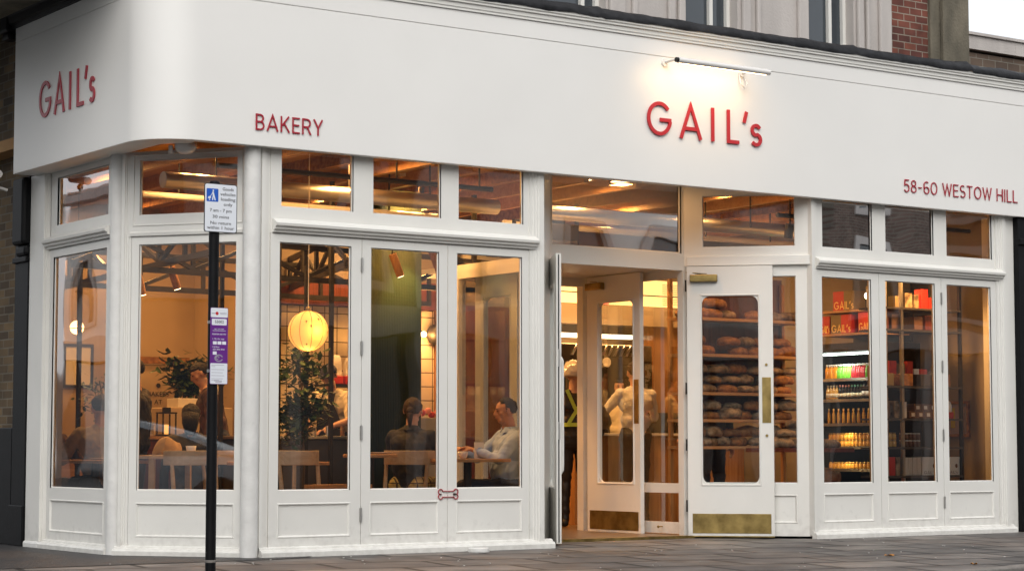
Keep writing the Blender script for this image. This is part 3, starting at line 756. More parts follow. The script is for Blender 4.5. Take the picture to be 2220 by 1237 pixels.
# left inner leaf, open the same way
FI2 = Fr((0.72, 2.225, 0), (0, -1, 0), (1, 0, 0))
door(FI2, 0.70, z1=2.535, gl=0.15, gr=0.58, furniture=False, label='left inner lobby door with round-topped glass behind the seated man')
st = MB(); st.tube([(2.19, 1.20, 0.095), (2.12, 1.17, 0.095)], 0.006, 8); st.ball((2.115, 1.168, 0.095), 0.014, 8); st.build('door_stop', BRASS, B)
th = MB(); th.box(0.60, 2.22, -0.02, 0.10, -0.01, 0.024, FE); th.build('threshold', BRASS, B)

# ---- upper storey: stone window surrounds, brickwork, concrete pier
FU = Fr((0, 0.25, 0), (1, 0, 0), (0, -1, 0))
up = MB(); up.plate(-6.2, 4.36, 4.62, 8.6, -0.30, 0.0, FU, holes=[(-1.35, -0.1, 4.66, 7.4), (0.02, 0.80, 4.66, 7.4), (1.72, 2.36, 4.66, 7.4), (3.26, 3.87, 4.66, 7.4)])
up.build('upper_wall', STONE, B)
ub = MB(); ub.box(4.36, 4.93, -0.30, -0.02, 4.60, 8.6, FU); ub.build('brick_pier', RBRICK, B)
ub = MB(); ub.box(4.93, 5.44, -0.40, 0.02, 4.60, 8.6, FU); ub.box(5.06, 5.44, 0.021, 0.07, 4.60, 8.6, FU); ub.build('concrete_pier', CONC, B, bevel=0.01)
for (a, b) in ((0.82, 1.0), (1.08, 1.14), (1.50, 1.58), (1.62, 1.70), (2.40, 2.50), (2.58, 2.63), (3.11, 3.24), (3.90, 3.98), (4.20, 4.36), (4.02, 4.06)):
    q = MB(); q.box(a, b, 0.0, 0.045, 4.62, 8.6, FU); q.build('stone_moulding', STONE, B, bevel=0.015)
for (a, b, mu_) in ((0.02, 0.80, 0.62), (1.72, 2.36, 2.13), (3.26, 3.87, 3.66)):
    wf = MB(); wf.plate(a, b, 4.66, 7.4, -0.17, -0.11, FU, holes=[(a+0.035, mu_-0.02, 4.70, 7.36), (mu_+0.02, b-0.04, 4.70, 7.36)])
    w_ = wf.build('upstairs_window', WHITE, B)
    MB().box(a, b, -0.155, -0.15, 4.66, 7.4, FU).build('pane', DGLASS, w_)
MB().box(-6.2, 5.44, 0.3, 5.0, 4.55, 8.6, Fr((0, .25, 0), (1, 0, 0), (0, 1, 0))).build('upper_body', CONC, B)
# left return of the upper storey above the side street (brick)
ur = MB(); ur.box(-3.70, -3.60, 0.30, 6.0, 4.60, 8.6); ur.build('side_brickwork', YBRICK, B)

# ================================================================== neighbours
Nl = thing('neighbour_building', 'brown brick building with a black pilaster left of the white shopfront', 'building', (-3.6, 4, 0))
w = MB(); w.box(-3.565, -3.3, 2.765, 9.0, 0.0, 8.6); w.build('brick_wall', YBRICK, Nl)
w = MB(); w.box(-3.60, -3.50, 2.745, 3.05, 0.0, 3.20); w.box(-3.625, -3.50, 2.742, 3.06, 2.45, 2.50); w.box(-3.62, -3.50, 2.742, 3.06, 0, 0.35); w.build('pilaster', BLACK, Nl, bevel=0.008)
w = MB(); w.box(-3.67, -3.50, 2.72, 2.98, 2.60, 3.185); w.box(-3.64, -3.50, 2.73, 2.96, 2.50, 2.599); w.build('corbel', BLACK, Nl, bevel=0.03)
w = MB(); w.box(-3.60, -3.566, 3.052, 9.0, 0.0, 1.02); w.build('black_dado', BLACK, Nl, bevel=0.01)
Nr = thing('neighbour_shopfront', 'black painted neighbouring shopfront beyond the right end of the bakery', 'building', (6.8, 0.2, 0))
w = MB(); w.box(5.84, 6.02, -0.06, 0.2, 0.0, 3.186); w.box(5.835, 6.03, -0.09, 0.2, 2.9, 2.96); w.build('pilaster', BLACK, Nr, bevel=0.006)
w = MB(); w.box(6.02, 9.0, 0.1, 0.4, 0.0, 4.5); w.build('wall', BLACK, Nr)
Nb = thing('far_brick_building', 'low brown brick building with white coping against the sky at top right', 'building', (9.5, 3.2, 0))
w = MB(); w.box(6.0, 16.0, 3.02, 6.0, 0.0, 5.66); w.build('wall', BBRICK, Nb)
w = MB(); w.box(6.0, 16.0, 2.96, 6.0, 5.69, 5.86); w.box(6.0, 16.0, 2.93, 6.0, 5.861, 5.895)
for i in range(8): w.box(6.0+i*1.1, 6.01+i*1.1, 2.957, 2.962, 5.69, 5.86)
w.build('coping', STONE, Nb)
for i in range(6):
    q = MB(); q.ball((9.15+i*0.21, 3.1, 5.91), (0.03, 0.02, 0.018), 6)
    if i < 3: q.build('coping_clip', BLACKM, Nb)
w = MB(); w.add([(8.95, 2.2, 5.25), (12, 1.6, 5.62), (12, 1.9, 5.70), (8.95, 2.5, 5.33)]+[(8.95, 2.2, 4.9), (12, 1.6, 4.9), (12, 1.9, 4.9), (8.95, 2.5, 4.9)], [(0, 1, 2, 3), (4, 7, 6, 5), (0, 4, 5, 1), (3, 2, 6, 7), (0, 3, 7, 4), (1, 5, 6, 2)])
w.build('lean_to_roof', BLACKM, Nb)
# across the street, where it shows in the glass
def terrace(name, x0, x1, y, h, wallm, label, face=1, cols=4, axis='x', trim=STONE):
    T = thing(name, label, 'building', ((x0+x1)/2, y, 0) if axis == 'x' else (y, (x0+x1)/2, 0))
    F = Fr((0, y, 0), (1, 0, 0), (0, 1, 0)) if axis == 'x' else Fr((y, 0, 0), (0, 1, 0), (1, 0, 0))
    n = cols; wd = (x1-x0)/n; holes = []
    for i in range(n):
        c = x0+wd*(i+0.5)
        for z in ((4.3, 7.0) if h > 8.9 else (4.4,)): holes.append((c-0.5, c+0.5, z, z+1.75))
    m1 = MB(); m1.plate(x0, x1, 3.4, h, -0.25, 0, F, holes=holes); m1.build('wall', wallm, T)
    m1 = MB(); m1.box(x0, x1, -0.2, 0.15, 3.3, 3.9, F); m1.box(x0, x1, -0.2, 0.35, h, h+0.3, F); m1.build('cornice', trim, T)
    for i in range(n+1): m1 = MB(); m1.box(x0+wd*i-0.15*(i > 0), x0+wd*i+0.15*(i < n), -0.3, 0.12, -0.1, 3.3, F); m1.build('pilaster', trim, T)
    m1 = MB(); m1.box(x0+.16, x1-.16, -0.35, -0.25, -0.1, 3.3, F); m1.build('shop_window', DGLASS, T)
    for a, b, z0, z1 in holes:
        m1 = MB(); m1.plate(a-0.22, b+0.22, z0-0.15, z1+0.25, 0.001, 0.09, F, holes=[(a, b, z0, z1)]); m1.build('surround', trim, T)
        m1 = MB(); m1.box(a, b, -0.16, -0.12, z0, z1, F); m1.box(a, b, -0.119, -0.08, z0+.85, z0+.91, F); m1.build('window', [DGLASS], T)
    m1 = MB(); m1.box(x0, x1, -8, -0.36, 0, h, F); m1.build('body', wallm, T)
    return T
DBR = brick_mat('dull_brick', (0.16, 0.10, 0.08), (0.11, 0.07, 0.055), (0.2, 0.18, 0.15), 0.225, 0.075, 0.01)
terrace('terraced_shop', 2, 14, -24, 9.2, DBR, 'dull brick terrace with pale window surrounds, mirrored in the bakery glass')
RENDERW = mat('white_render', (0.78, 0.76, 0.72), 0.8, var=0.1)
terrace('terraced_shop', 14.1, 26, -24.2, 10.2, RENDERW, 'pale rendered terrace across the street, mirrored in the right windows', cols=5)
terrace('terraced_shop', 26.1, 40, -24, 9.0, DBR, 'long brick terrace at the far end across the street')
terrace('terraced_shop', -4, 44, -21, 8.0, RENDERW, 'pale terrace across the side street, mirrored in the side window', axis='y', cols=12)
terrace('terraced_shop', -13, 1.9, -24, 9.6, DBR, 'brick terrace facing the rounded corner, mirrored in the open door', cols=5)
terrace('terraced_shop', -30, -13.1, -24, 9.0, RENDERW, 'pale rendered terrace left of the brick one, mirrored in the corner window', cols=6)

# parked car on the side street, mirrored in the corner window
CP = mat('pale_blue_car_paint', (0.62, 0.76, 0.86), 0.25, coat=0.8)
CAR = thing('parked_car', 'pale blue coupe parked on the side street, mirrored in the corner window', 'car', (-9.6, 0.6, -0.13))
def car_sec(y, w, zb, zt, tw):
    return [(-w, zb), (-w*1.0, zb+(zt-zb)*.55), (-w*.93, zt-.06), (-tw, zt), (tw, zt), (w*.93, zt-.06), (w*1.0, zb+(zt-zb)*.55), (w, zb)]
secs = [(-2.15, .72, .32, .62, .55), (-2.0, .84, .22, .86, .66), (-1.5, .90, .20, .93, .72), (-.6, .91, .18, .93, .74), (.6, .91, .18, .95, .74), (1.5, .90, .20, .88, .70), (2.0, .82, .22, .74, .60), (2.2, .66, .32, .56, .5)]
a = MB(); vs = []
for y, w_, zb, zt, tw in secs: vs += [(-9.6+x, .6+y, -.13+z) for x, z in car_sec(y, w_, zb, zt, tw)]
m = 8; a.add(vs, [(i*m+k, i*m+(k+1) % m, (i+1)*m+(k+1) % m, (i+1)*m+k) for i in range(len(secs)-1) for k in range(m)]+[tuple(range(7, -1, -1)), tuple((len(secs)-1)*m+k for k in range(m))]); bd = a.build('body', CP, CAR, smooth=True); sb_ = bd.modifiers.new('s', 'SUBSURF'); sb_.levels = 1; sb_.render_levels = 2
roof = [(-1.75, .74, .92), (-1.2, .68, 1.12), (-.5, .62, 1.32), (.2, .60, 1.38), (.75, .62, 1.26), (1.35, .70, .93)]
a = MB(); vs = []
for y, w_, z in roof: vs += [(-9.6-.80, .6+y, -.13+.88), (-9.6-w_, .6+y, -.13+z-.03), (-9.6-w_*.8, .6+y, -.13+z), (-9.6+w_*.8, .6+y, -.13+z), (-9.6+w_, .6+y, -.13+z-.03), (-9.6+.80, .6+y, -.13+.88)]
m = 6; a.add(vs, [(i*m+k, i*m+(k+1) % m, (i+1)*m+(k+1) % m, (i+1)*m+k) for i in range(len(roof)-1) for k in range(m)]+[tuple(range(5, -1, -1)), tuple((len(roof)-1)*m+k for k in range(m))]); a.build('cabin', CP, CAR, smooth=True)
for s_ in (-1, 1):
    a = MB(); a.add([(-9.6+s_*x, .6+y, -.13+z) for y, z, x in ((-1.35, .93, .805), (1.05, .93, .805), (.68, 1.20, .665), (.15, 1.31, .645), (-.45, 1.25, .67), (-1.0, 1.08, .74))], [(0, 1, 2, 3, 4, 5)]); a.build('side_window', DGLASS, CAR)
    for y in (-1.35, 1.38):
        a = MB(); a.lathe([(.31, -.10), (.33, -.07), (.33, .07), (.31, .10), (.2, .10), (.2, -.10)], (-9.6+s_*.82, .6+y, .20), 24, axis=0); wh = a.build('wheel', BLACKM, CAR)
        a = MB(); a.lathe([(.2, .09*s_), (.19, .105*s_), (.05, .10*s_)], (-9.6+s_*.82, .6+y, .20), 10, axis=0); a.build('rim', STEEL, wh)
# ================================================================== inside: shell
fl = MB(); fl.add([(-3.48, 2.4, 0.02), (-3.48, 1.0, 0.02), (-2.86, 0.10, 0.02), (-0.12, 0.06, 0.02), (0.60, 0.87, 0.02), (2.2, 0.87, 0.02), (3.03, 0.06, 0.02), (5.9, 0.06, 0.02), (5.9, 6.3, 0.02), (-3.48, 6.3, 0.02)], [tuple(range(10))])
structure(fl, 'floor', FLOORM)
cl = MB(); cl.add([(-3.76, 6.4, 3.42), (-3.76, 0.36, 3.42), (-3.60, 0.08, 3.42), (-3.34, -0.06, 3.42), (7.0, -0.06, 3.42), (7.0, 6.4, 3.42)]+[(-3.76, 6.4, 3.52), (-3.76, 0.36, 3.52), (-3.60, 0.08, 3.52), (-3.34, -0.06, 3.52), (7.0, -0.06, 3.52), (7.0, 6.4, 3.52)],
   [(0, 1, 2, 3, 4, 5), (11, 10, 9, 8, 7, 6)]+[(k, 6+k, 6+(k+1) % 6, (k+1) % 6) for k in range(6)])
structure(cl, 'ceiling', CEILM)
w = MB(); w.box(-3.5, 0.2, 6.2, 6.3, 0.02, 3.419); w.box(-0.3, -0.2, 4.7, 6.199, 0.02, 3.419); structure(w, 'back_wall', PLASTER)
w = MB(); w.box(-3.49, -3.40, 2.42, 6.19, 0.02, 3.419); structure(w, 'side_wall', PLASTERG)
w = MB(); w.box(5.95, 6.03, 0.02, 6.3, 0.02, 3.419); w.box(5.66, 5.949, 0.06, 0.14, 0.02, 3.419); structure(w, 'right_wall', PLASTERG)
w = MB(); w.box(-0.199, 6.0, 4.70, 4.80, 0.02, 3.419); structure(w, 'service_wall', PLASTERG)
# tiled splashback behind the kitchen counter
w = MB(); w.box(-0.19, 1.82, 4.655, 4.695, 0.9, 2.32); tw = w.build('tiled_splashback', TILE); tag(tw, 'cream tiled splashback with dark grout behind the barista', 'tiled wall')
w = MB(); w.box(-0.19, 1.86, 4.60, 4.69, 2.33, 2.62); tag(w.build('wall_panel', DWOOD), 'dark red timber band above the cream tiles', 'wall panel')
w = MB(); w.box(1.83, 1.90, 4.52, 4.69, 0.02, 2.60); tag(w.build('timber_post', OAK), 'slim oak post at the right edge of the cream tiles', 'post')
w = MB(); w.box(2.0, 3.1, 4.63, 4.69, 0.02, 2.40); tag(w.build('wall_panel', DWOOD), 'dark red timber panel behind the helmeted customer', 'wall panel')
w = MB(); w.box(4.72, 5.85, 4.55, 4.69, 0.02, 2.42); tag(w.build('wall_panel', OAK), 'honey oak wall panel glowing behind the lobby glass', 'wall panel')
w = MB(); w.box(3.25, 5.90, 4.40, 4.69, 2.24, 2.46); tag(w.build('bulkhead', PLASTER), 'plain cream bulkhead under the lit menu boards', 'bulkhead')

# ceiling truss of black steel
def truss(label, p, q, z0, z1, n):
    T = thing('steel_truss', label, 'truss', (*p, z0), group='black steel trusses under the ceiling')
    P = Vector((*p, 0)); Q = Vector((*q, 0)); a = MB()
    a.bar(P+Vector((0, 0, z0)), Q+Vector((0, 0, z0)), 0.05); a.build('bottom_chord', BLACKM, T)
    a = MB(); a.bar(P+Vector((0, 0, z1)), Q+Vector((0, 0, z1)), 0.05); a.build('top_chord', BLACKM, T)
    for i in range(n):
        s0 = P.lerp(Q, i/n); s1 = P.lerp(Q, (i+1)/n)
        if i % 2: s0, s1 = s1, s0
        a = MB(); a.bar(s0+Vector((0, 0, z0+.025)), s1+Vector((0, 0, z1-.025)), 0.035); a.build('diagonal', BLACKM, T)
        b = P.lerp(Q, (i+1)/n-0.0001); a = MB(); a.bar(b+Vector((0, 0.02, z0+.025)), b+Vector((0, 0.02, z1-.025)), 0.035); a.build('strut', BLACKM, T)
    return T
truss('black steel truss nearest the folding windows', (-3.3, 2.5), (1.6, 3.0), 2.42, 2.72, 8)
truss('black steel truss across the middle of the room', (-3.3, 4.0), (1.6, 4.4), 2.38, 2.70, 7)
truss('black steel truss running back from the corner window', (-2.55, 1.3), (-2.0, 6.1), 2.48, 2.78, 7)
truss('black steel truss running back behind the globe lamp', (-0.9, 1.9), (0.5, 6.0), 2.50, 2.80, 6)
def post(x, y, label, z1=3.29, w=0.035):
    a = MB(); a.box(x-w/2, x+w/2, y-w/2, y+w/2, 0.021, z1); tag(a.build('steel_post', BLACKM), label, 'post', 'slim black steel posts')
post(-1.15, 2.2, 'slim black post behind the round paper lamp', 2.5)
post(-0.89, 2.2, 'slim black post in front of the barista in the cap')
post(-1.41, 2.25, 'slim black post at the left edge of the leafy plant')
post(-2.75, 3.6, 'slim black post beside the small lit globe', 2.5)
post(-1.55, 3.1, 'slim black post seen between the sign plates')
# services above the lobby
DT = thing('air_duct', 'black pipework and fan box in the space above the lobby', 'duct', (1.6, 2.2, 2.7))
a = MB(); a.tube([(0.95, 1.9, 2.60), (0.95, 1.9, 3.02), (1.20, 1.9, 3.02), (1.20, 1.9, 2.86)], 0.022, 8); a.build('pipe', BLACKM, DT, smooth=True)
a = MB(); a.box(1.22, 1.62, 1.75, 2.0, 2.84, 3.0); a.build('fan_box', BLACKM, DT, bevel=0.01)
a = MB(); a.lathe([(0.10, 3.0), (0.11, 3.05), (0.06, 3.11), (0.02, 3.12)], (1.42, 1.88, 0), 14); a.build('motor', BLACKM, DT, smooth=True)
a = MB(); a.tube([(0.7, 2.4, 2.76), (2.9, 2.8, 2.78)], 0.085, 14); a.build('duct', STEEL, DT, smooth=True)
a = MB(); a.tube([(0.7, 2.0, 2.68), (2.9, 2.1, 2.66)], 0.02, 8); a.build('pipe', BLACKM, DT)
a = MB(); a.box(0.75, 0.79, 2.3, 2.34, 2.6, 3.29); a.box(2.0, 2.03, 2.3, 2.34, 2.6, 3.29); a.build('hanger', BLACKM, DT)
a = MB(); a.box(1.7, 2.9, 3.0, 3.5, 2.62, 2.9); tag(a.build('timber_beam', OAKX), 'deep timber beam seen through the light over the door', 'beam')

# ceiling downlights, each with its own light
def downlight(x, y, label, e=34, z=3.419, r=0.085, cone=True):
    T = thing('downlight', label, 'ceiling light', (x, y, z-0.03), group='round ceiling downlights')
    a = MB(); a.lathe([(r, z-0.03), (r+0.02, z-0.03), (r+0.02, z), (r, z), (r, z-0.03)], (x, y, 0), 20, cap=False); a.build('trim', CHINA, T)
    a = MB(); a.lathe([(0.001, z-0.022), (r-0.002, z-0.022), (r-0.002, z-0.015)], (x, y, 0), 20); a.build('lens', LAMPW, T)
    if e: lamp('downlight_light', (x, y, z-0.06), e, size=0.16, parent=T)
dls = [(-2.55, 1.6, 'ceiling downlight above the corner table'), (-2.9, 3.4, 'ceiling downlight at the left end of the room'), (-1.2, 1.2, 'ceiling downlight above the paper globe'), (-1.5, 3.3, 'ceiling downlight above the leafy plant'),
       (-1.8, 5.2, 'ceiling downlight near the back wall'), (-0.1, 3.7, 'ceiling downlight above the kitchen counter'), (-0.05, 2.2, 'ceiling downlight above the green drape'), (0.9, 3.9, 'ceiling downlight beside the tiled wall'),
       (2.75, 2.75, 'added ceiling downlight brightening the woman in the cream jumper'), (1.42, 1.42, 'ceiling downlight seen through the light over the door'), (3.0, 3.5, 'ceiling downlight above the sales counter'), (3.0, 1.15, 'ceiling downlight above the bread rack'), (4.3, 3.2, 'ceiling downlight in front of the oak panel'), (2.75, 2.75, 'added ceiling downlight brightening the woman in the cream jumper')]  # the one by the cream jumper is an added fill to brighten her
for x, y, lb_ in dls: downlight(x, y, lb_, e=(38 if x < -1 else 50 if y > 1.5 else 20) if x < 2.5 else (25 if y > 1.5 else 20))
downlight(1.74, 0.52, 'round lit downlight in the soffit over the doorway', e=2.5, z=3.409, r=0.10)
# wash lights on the menu wall belong to the menus
MN = thing('menu_board', 'row of lit menu boards above the sales counter', 'menu board', (4.5, 4.45, 2.47))
a = MB(); a.box(3.05, 3.655, 4.46, 4.50, 2.475, 2.78); a.box(4.08, 6.0-0.1, 4.46, 4.50, 2.475, 2.78); a.build('lit_panel', MENUW, MN)
a = MB(); a.box(3.66, 4.075, 4.46, 4.50, 2.475, 2.78); rp = a.build('red_panel', MENUR, MN)
FMN = Fr((0, 4.46, 0), (1, 0, 0), (0, -1, 0))
a = MB(); text(a, '& BREAD', 3.70, 2.68, 0.055, FMN, 0.003, align='LEFT'); a.build('lettering', CHINA, rp)
a = MB(); a.box(3.0, 5.95, 4.452, 4.458, 2.592, 2.604)
a.build('rail', BLACKM, MN)
a = MB()
for i in range(6): a.box(4.86, 5.28-0.05*(i % 3), 4.4565, 4.4585, 2.62+0.022*i, 2.626+0.022*i)
for i in range(4): a.box(4.86, 5.30-0.06*(i % 3), 4.4565, 4.4585, 2.50+0.022*i, 2.506+0.022*i)
a.build('menu_print', OLIVE, MN)
lamp('menu_light', (4.3, 4.25, 2.75), 17, size=2.4, size_y=0.1, parent=MN, rot=(R(-35), 0, 0), col=(1, .58, .22))
LS = thing('light_strip', 'bright strip light over the coffee machine', 'strip light', (3.7, 4.3, 2.1))
a = MB(); a.box(3.2, 4.3, 4.28, 4.36, 2.075, 2.12); a.build('tube', LEDW, LS)
lamp('strip_light', (3.75, 4.25, 2.05), 14, size=1.0, size_y=0.06, parent=LS, rot=(R(20), 0, 0))

# ================================================================== counters and machines
K = thing('kitchen_counter', 'dark grey kitchen counter behind the leafy plant', 'counter', (-0.3, 3.2, 0.02))
a = MB(); a.box(-1.4, 0.62, 2.95, 3.6, 0.021, 0.925); a.build('front', COUNTER, K)
a = MB(); a.box(-1.43, 0.65, 2.91, 3.63, 0.926, 0.955); a.build('worktop', STEEL, K, bevel=0.004)
K2 = thing('service_counter', 'timber fronted sales counter where customers queue', 'counter', (3.8, 3.7, 0.02))
a = MB(); a.box(2.9, 5.3, 3.55, 4.1, 0.021, 0.97); a.build('front', OAK, K2)
a = MB(); a.box(2.87, 5.33, 3.50, 4.12, 0.971, 1.0); a.build('worktop', CHINA, K2, bevel=0.004)
CM = thing('coffee_machine', 'dark coffee machine with vent slats behind the courier', 'coffee machine', (3.7, 4.4, 1.0))
a = MB(); a.box(3.2, 4.5, 4.2, 4.5, 1.25, 2.0); a.build('body', BLACKM, CM, bevel=0.02)
a = MB()
for i in range(12):
    a.obox((3.38+i*0.085, 4.19, 1.93), (0.012, 0, 0), (0, 0.01, 0), (0.035, 0, 0.06))
a.build('vent_slats', STEEL, CM)
a = MB(); a.lathe([(0.045, 4.18), (0.055, 4.18), (0.055, 4.195), (0.045, 4.195)], (3.83, 0, 1.80), 20, axis=1); a.build('badge', CHINA, CM)
a = MB(); a.box(3.25, 3.60, 4.17, 4.195, 1.45, 1.80); a.build('panel', COUNTER, CM, bevel=0.01)
T = thing('back_counter', 'back counter under the coffee machine', 'counter', (3.9, 4.5, 0.02))
a = MB(); a.box(3.0, 5.3, 4.2, 4.62, 0.021, 1.24); a.build('cabinet', BLACKM, T)

# fluted dark green drape
a = MB(); n = 90; vs = []
for i in range(n+1):
    x = -0.30+0.55*i/n; y = 2.46+0.016*math.sin(i*2.1)
    vs += [(x, y, 0.03), (x, y, 3.29)]
a.add(vs, [(2*i, 2*i+2, 2*i+3, 2*i+1) for i in range(n)])
for i in range(n): pass
dp = a.build('drape', GREENF, smooth=True); so_ = dp.modifiers.new('solid', 'SOLIDIFY'); so_.thickness = 0.012
tag(dp, 'tall dark green fluted drape behind the seated woman', 'drape')
lamp_t = thing('spot_lamp', 'small spotlight washing the top of the green drape', 'spotlight', (0.02, 2.1, 3.2))
a = MB(); a.tube([(0.02, 2.1, 3.29), (0.02, 2.1, 3.22), (0.05, 2.2, 3.12)], 0.03, 10); a.build('body', BLACKM, lamp_t)
lamp('spot', (0.05, 2.16, 2.80), 22, size=0.03, kind='SPOT', parent=lamp_t, rot=(R(24), 0, R(-4)), col=(1, .78, .22), spot=R(60))

# hanging and wall lamps
GL = thing('globe_lamp', 'large round ribbed paper lamp hanging in the first folding window', 'lamp', (-1.70, 1.2, 1.65))
gc = Vector((-1.696, 1.2, 1.839)); gr_ = 0.172
a = MB(); a.ball(gc, gr_, 40); sh = a.build('lamp_shade', LAMPG, GL, smooth=True)
for k in range(10):
    t = math.pi*2*k/10; a = MB()
    a.tube([gc+Vector((math.sin(R(p))*math.cos(t)*gr_*1.006, math.sin(R(p))*math.sin(t)*gr_*1.006, math.cos(R(p))*gr_*1.006)) for p in range(6, 175, 8)], 0.0022, 5)
    a.build('rib', OLIVE, sh)
a = MB(); a.tube([gc+Vector((0, 0, gr_)), (gc.x, gc.y, 3.419)], 0.004, 6); a.build('cord', CHINA, GL)
a = MB(); a.lathe([(0.025, 0), (0.022, 0.03), (0.008, 0.04)], gc+Vector((0, 0, gr_-.004)), 12); a.build('cap', BRASS, GL)
for dx, dz, s_ in ((-0.09, 0.07, 1), (-0.06, 0.03, 1.1), (0.02, 0.09, 1.2), (0.10, 0.06, .8), (0.115, -0.02, 1.3), (0.06, -0.13, .9), (-0.07, -0.12, .9)):
    dy = -math.sqrt(max(0, gr_**2-dx*dx-dz*dz)); p = gc+Vector((dx, dy, dz))*1.005; a = MB()
    # a tiny pressed leaf, turned to lie on the shade
    nrm = (p-gc).normalized(); t1 = nrm.cross(Vector((0, 0, 1))).normalized(); t2 = t1.cross(nrm)
    a.add([p+t1*(.010*s_*math.cos(R(q)))*(.6+.4*math.sin(R(3*q)))+t2*(.014*s_*math.sin(R(q))) for q in range(0, 360, 40)], [tuple(range(9))])
    a.build('pressed_leaf', OLIVE, sh)
lamp('globe_light', tuple(gc-Vector((0, 0.24, 0))), 5, size=0.1, kind='POINT', parent=GL)
lamp('globe_light', tuple(gc-Vector((0, 0, 0.26))), 6, size=0.1, kind='POINT', parent=GL)
SG = thing('small_globe_lamp', 'small lit glass globe with a dark band in the side window', 'lamp', (-2.39, 4.5, 1.94))
a = MB(); a.ball((-2.39, 4.5, 2.0), 0.068, 20); a.build('globe', glow('bright_globe', (1, .62, .25), 5.0), SG, smooth=True)
a = MB(); a.tube([(-2.39, 4.5, 2.068), (-2.39, 4.5, 3.419)], 0.004, 6); a.build('cord', BLACKM, SG)
a = MB(); a.lathe([(0.069, -0.014), (0.0705, -0.010), (0.069, -0.006)], (-2.39, 4.5, 2.0), 20); a.build('band', BLACKM, SG)
lamp('small_globe_light', (-2.39, 4.35, 1.9), 6, size=0.06, kind='POINT', parent=SG)
WL = thing('wall_lamp', 'dark dome wall lamp glowing against the cream tiles', 'lamp', (1.72, 4.5, 2.0))
a = MB(); a.lathe([(0.03, -0.10), (0.10, -0.05), (0.115, 0.0), (0.11, 0.004), (0.0, -0.06)], (1.74, 4.5, 2.06), 18, axis=0); a.build('shade', BLACKM, WL, smooth=True)
a = MB(); a.ball((1.60, 4.52, 2.06), 0.032, 12); a.build('bulb', LAMPW, WL, smooth=True)
a = MB(); a.tube([(1.72, 4.5, 2.06), (1.74, 4.65, 2.12)], 0.01, 8); a.build('arm', BLACKM, WL)
lamp('wall_lamp_light', (1.58, 4.42, 2.03), 16, size=0.05, kind='POINT', parent=WL)
PW = thing('bulb_lamp', 'bare glowing bulb beside the boxed gifts in the right window', 'lamp', (4.75, 1.05, 2.25))
a = MB(); a.ball((4.98, 1.22, 2.42), 0.038, 16); a.build('bulb', glow('bright_bulb', (1, .8, .5), 8.0), PW, smooth=True)
a = MB(); a.tube([(4.98, 1.22, 2.46), (4.98, 1.22, 2.52)], 0.018, 10); a.build('socket', BRASS, PW)
a = MB(); a.tube([(4.98, 1.22, 2.52), (4.98, 1.22, 3.419)], 0.004, 6); a.build('cord', BLACKM, PW)
lamp('bulb_light', (4.93, 1.12, 2.38), 7, size=0.05, kind='POINT', parent=PW)
def track_spot(x, y, z, lean, label, m=None):
    T = thing('track_spotlight', label, 'spotlight', (x, y, z), group='cylindrical track spotlights')
    a = MB(); a.tube([(x, y, z), (x+lean, y, z-0.20)], 0.038, 14); a.build('barrel', m or OAK, T)
    a = MB(); a.tube([(x, y, z), (x, y, z+0.12)], 0.008, 6); a.build('stem', BLACKM, T)
    d = Vector((lean, 0, -0.20)).normalized(); a = MB(); a.lathe([(0.001, 0), (0.03, 0), (0.03, 0.003)], (0, 0, 0), 12)
    a = MB(); a.tube([Vector((x+lean, y, z-0.20)), Vector((x+lean, y, z-0.20))+d*0.004], 0.031, 12); a.build('lens', LAMPW, T)
for k_, (x, y, z, ln) in enumerate([(-2.36, 3.2, 2.44, .05), (-1.98, 3.3, 2.52, .07), (-1.62, 2.6, 2.60, .06), (-1.42, 2.6, 2.55, .05), (-0.42, 1.9, 2.62, .09), (-0.05, 1.8, 2.66, .09), (0.32, 2.9, 2.50, .05)]):
    track_spot(x, y, z, ln, ['timber spotlight left of the sign pole', 'timber spotlight hidden beside the sign pole', 'timber spotlight at the left of the globe lamp cord', 'timber spotlight between the globe lamp cord and a black post', 'timber spotlight in front of the green drape', 'timber spotlight at the right edge of the green drape', 'timber spotlight over the tiled wall'][k_], CRUST if k_ % 2 else OAK)
# soft fixtures near the right hand window; the shelf one is added to light the packs
for (x, y, z, tx) in ((3.6, 0.9, 3.0, 'ceiling spotlight aimed at the bread rack'), (4.95, 0.17, 3.0, 'added ceiling spotlight brightening the product shelf fronts')):
    T = thing('ceiling_spotlight', tx, 'spotlight', (x, y, z))
    a = MB(); a.tube([(x, y, 3.419), (x, y, z+0.06)], 0.01, 6); a.build('stem', BLACKM, T)
    a = MB(); a.tube([(x, y, z+0.06), (x, y+0.03, z-0.08)], 0.045, 14); a.build('barrel', BLACKM, T)
    lamp('spot_light', (x, y+0.04, z-0.10), 20 if x < 4 else 170, size=0.08, kind='SPOT', parent=T, rot=(R(12), 0, 0), spot=R(110))

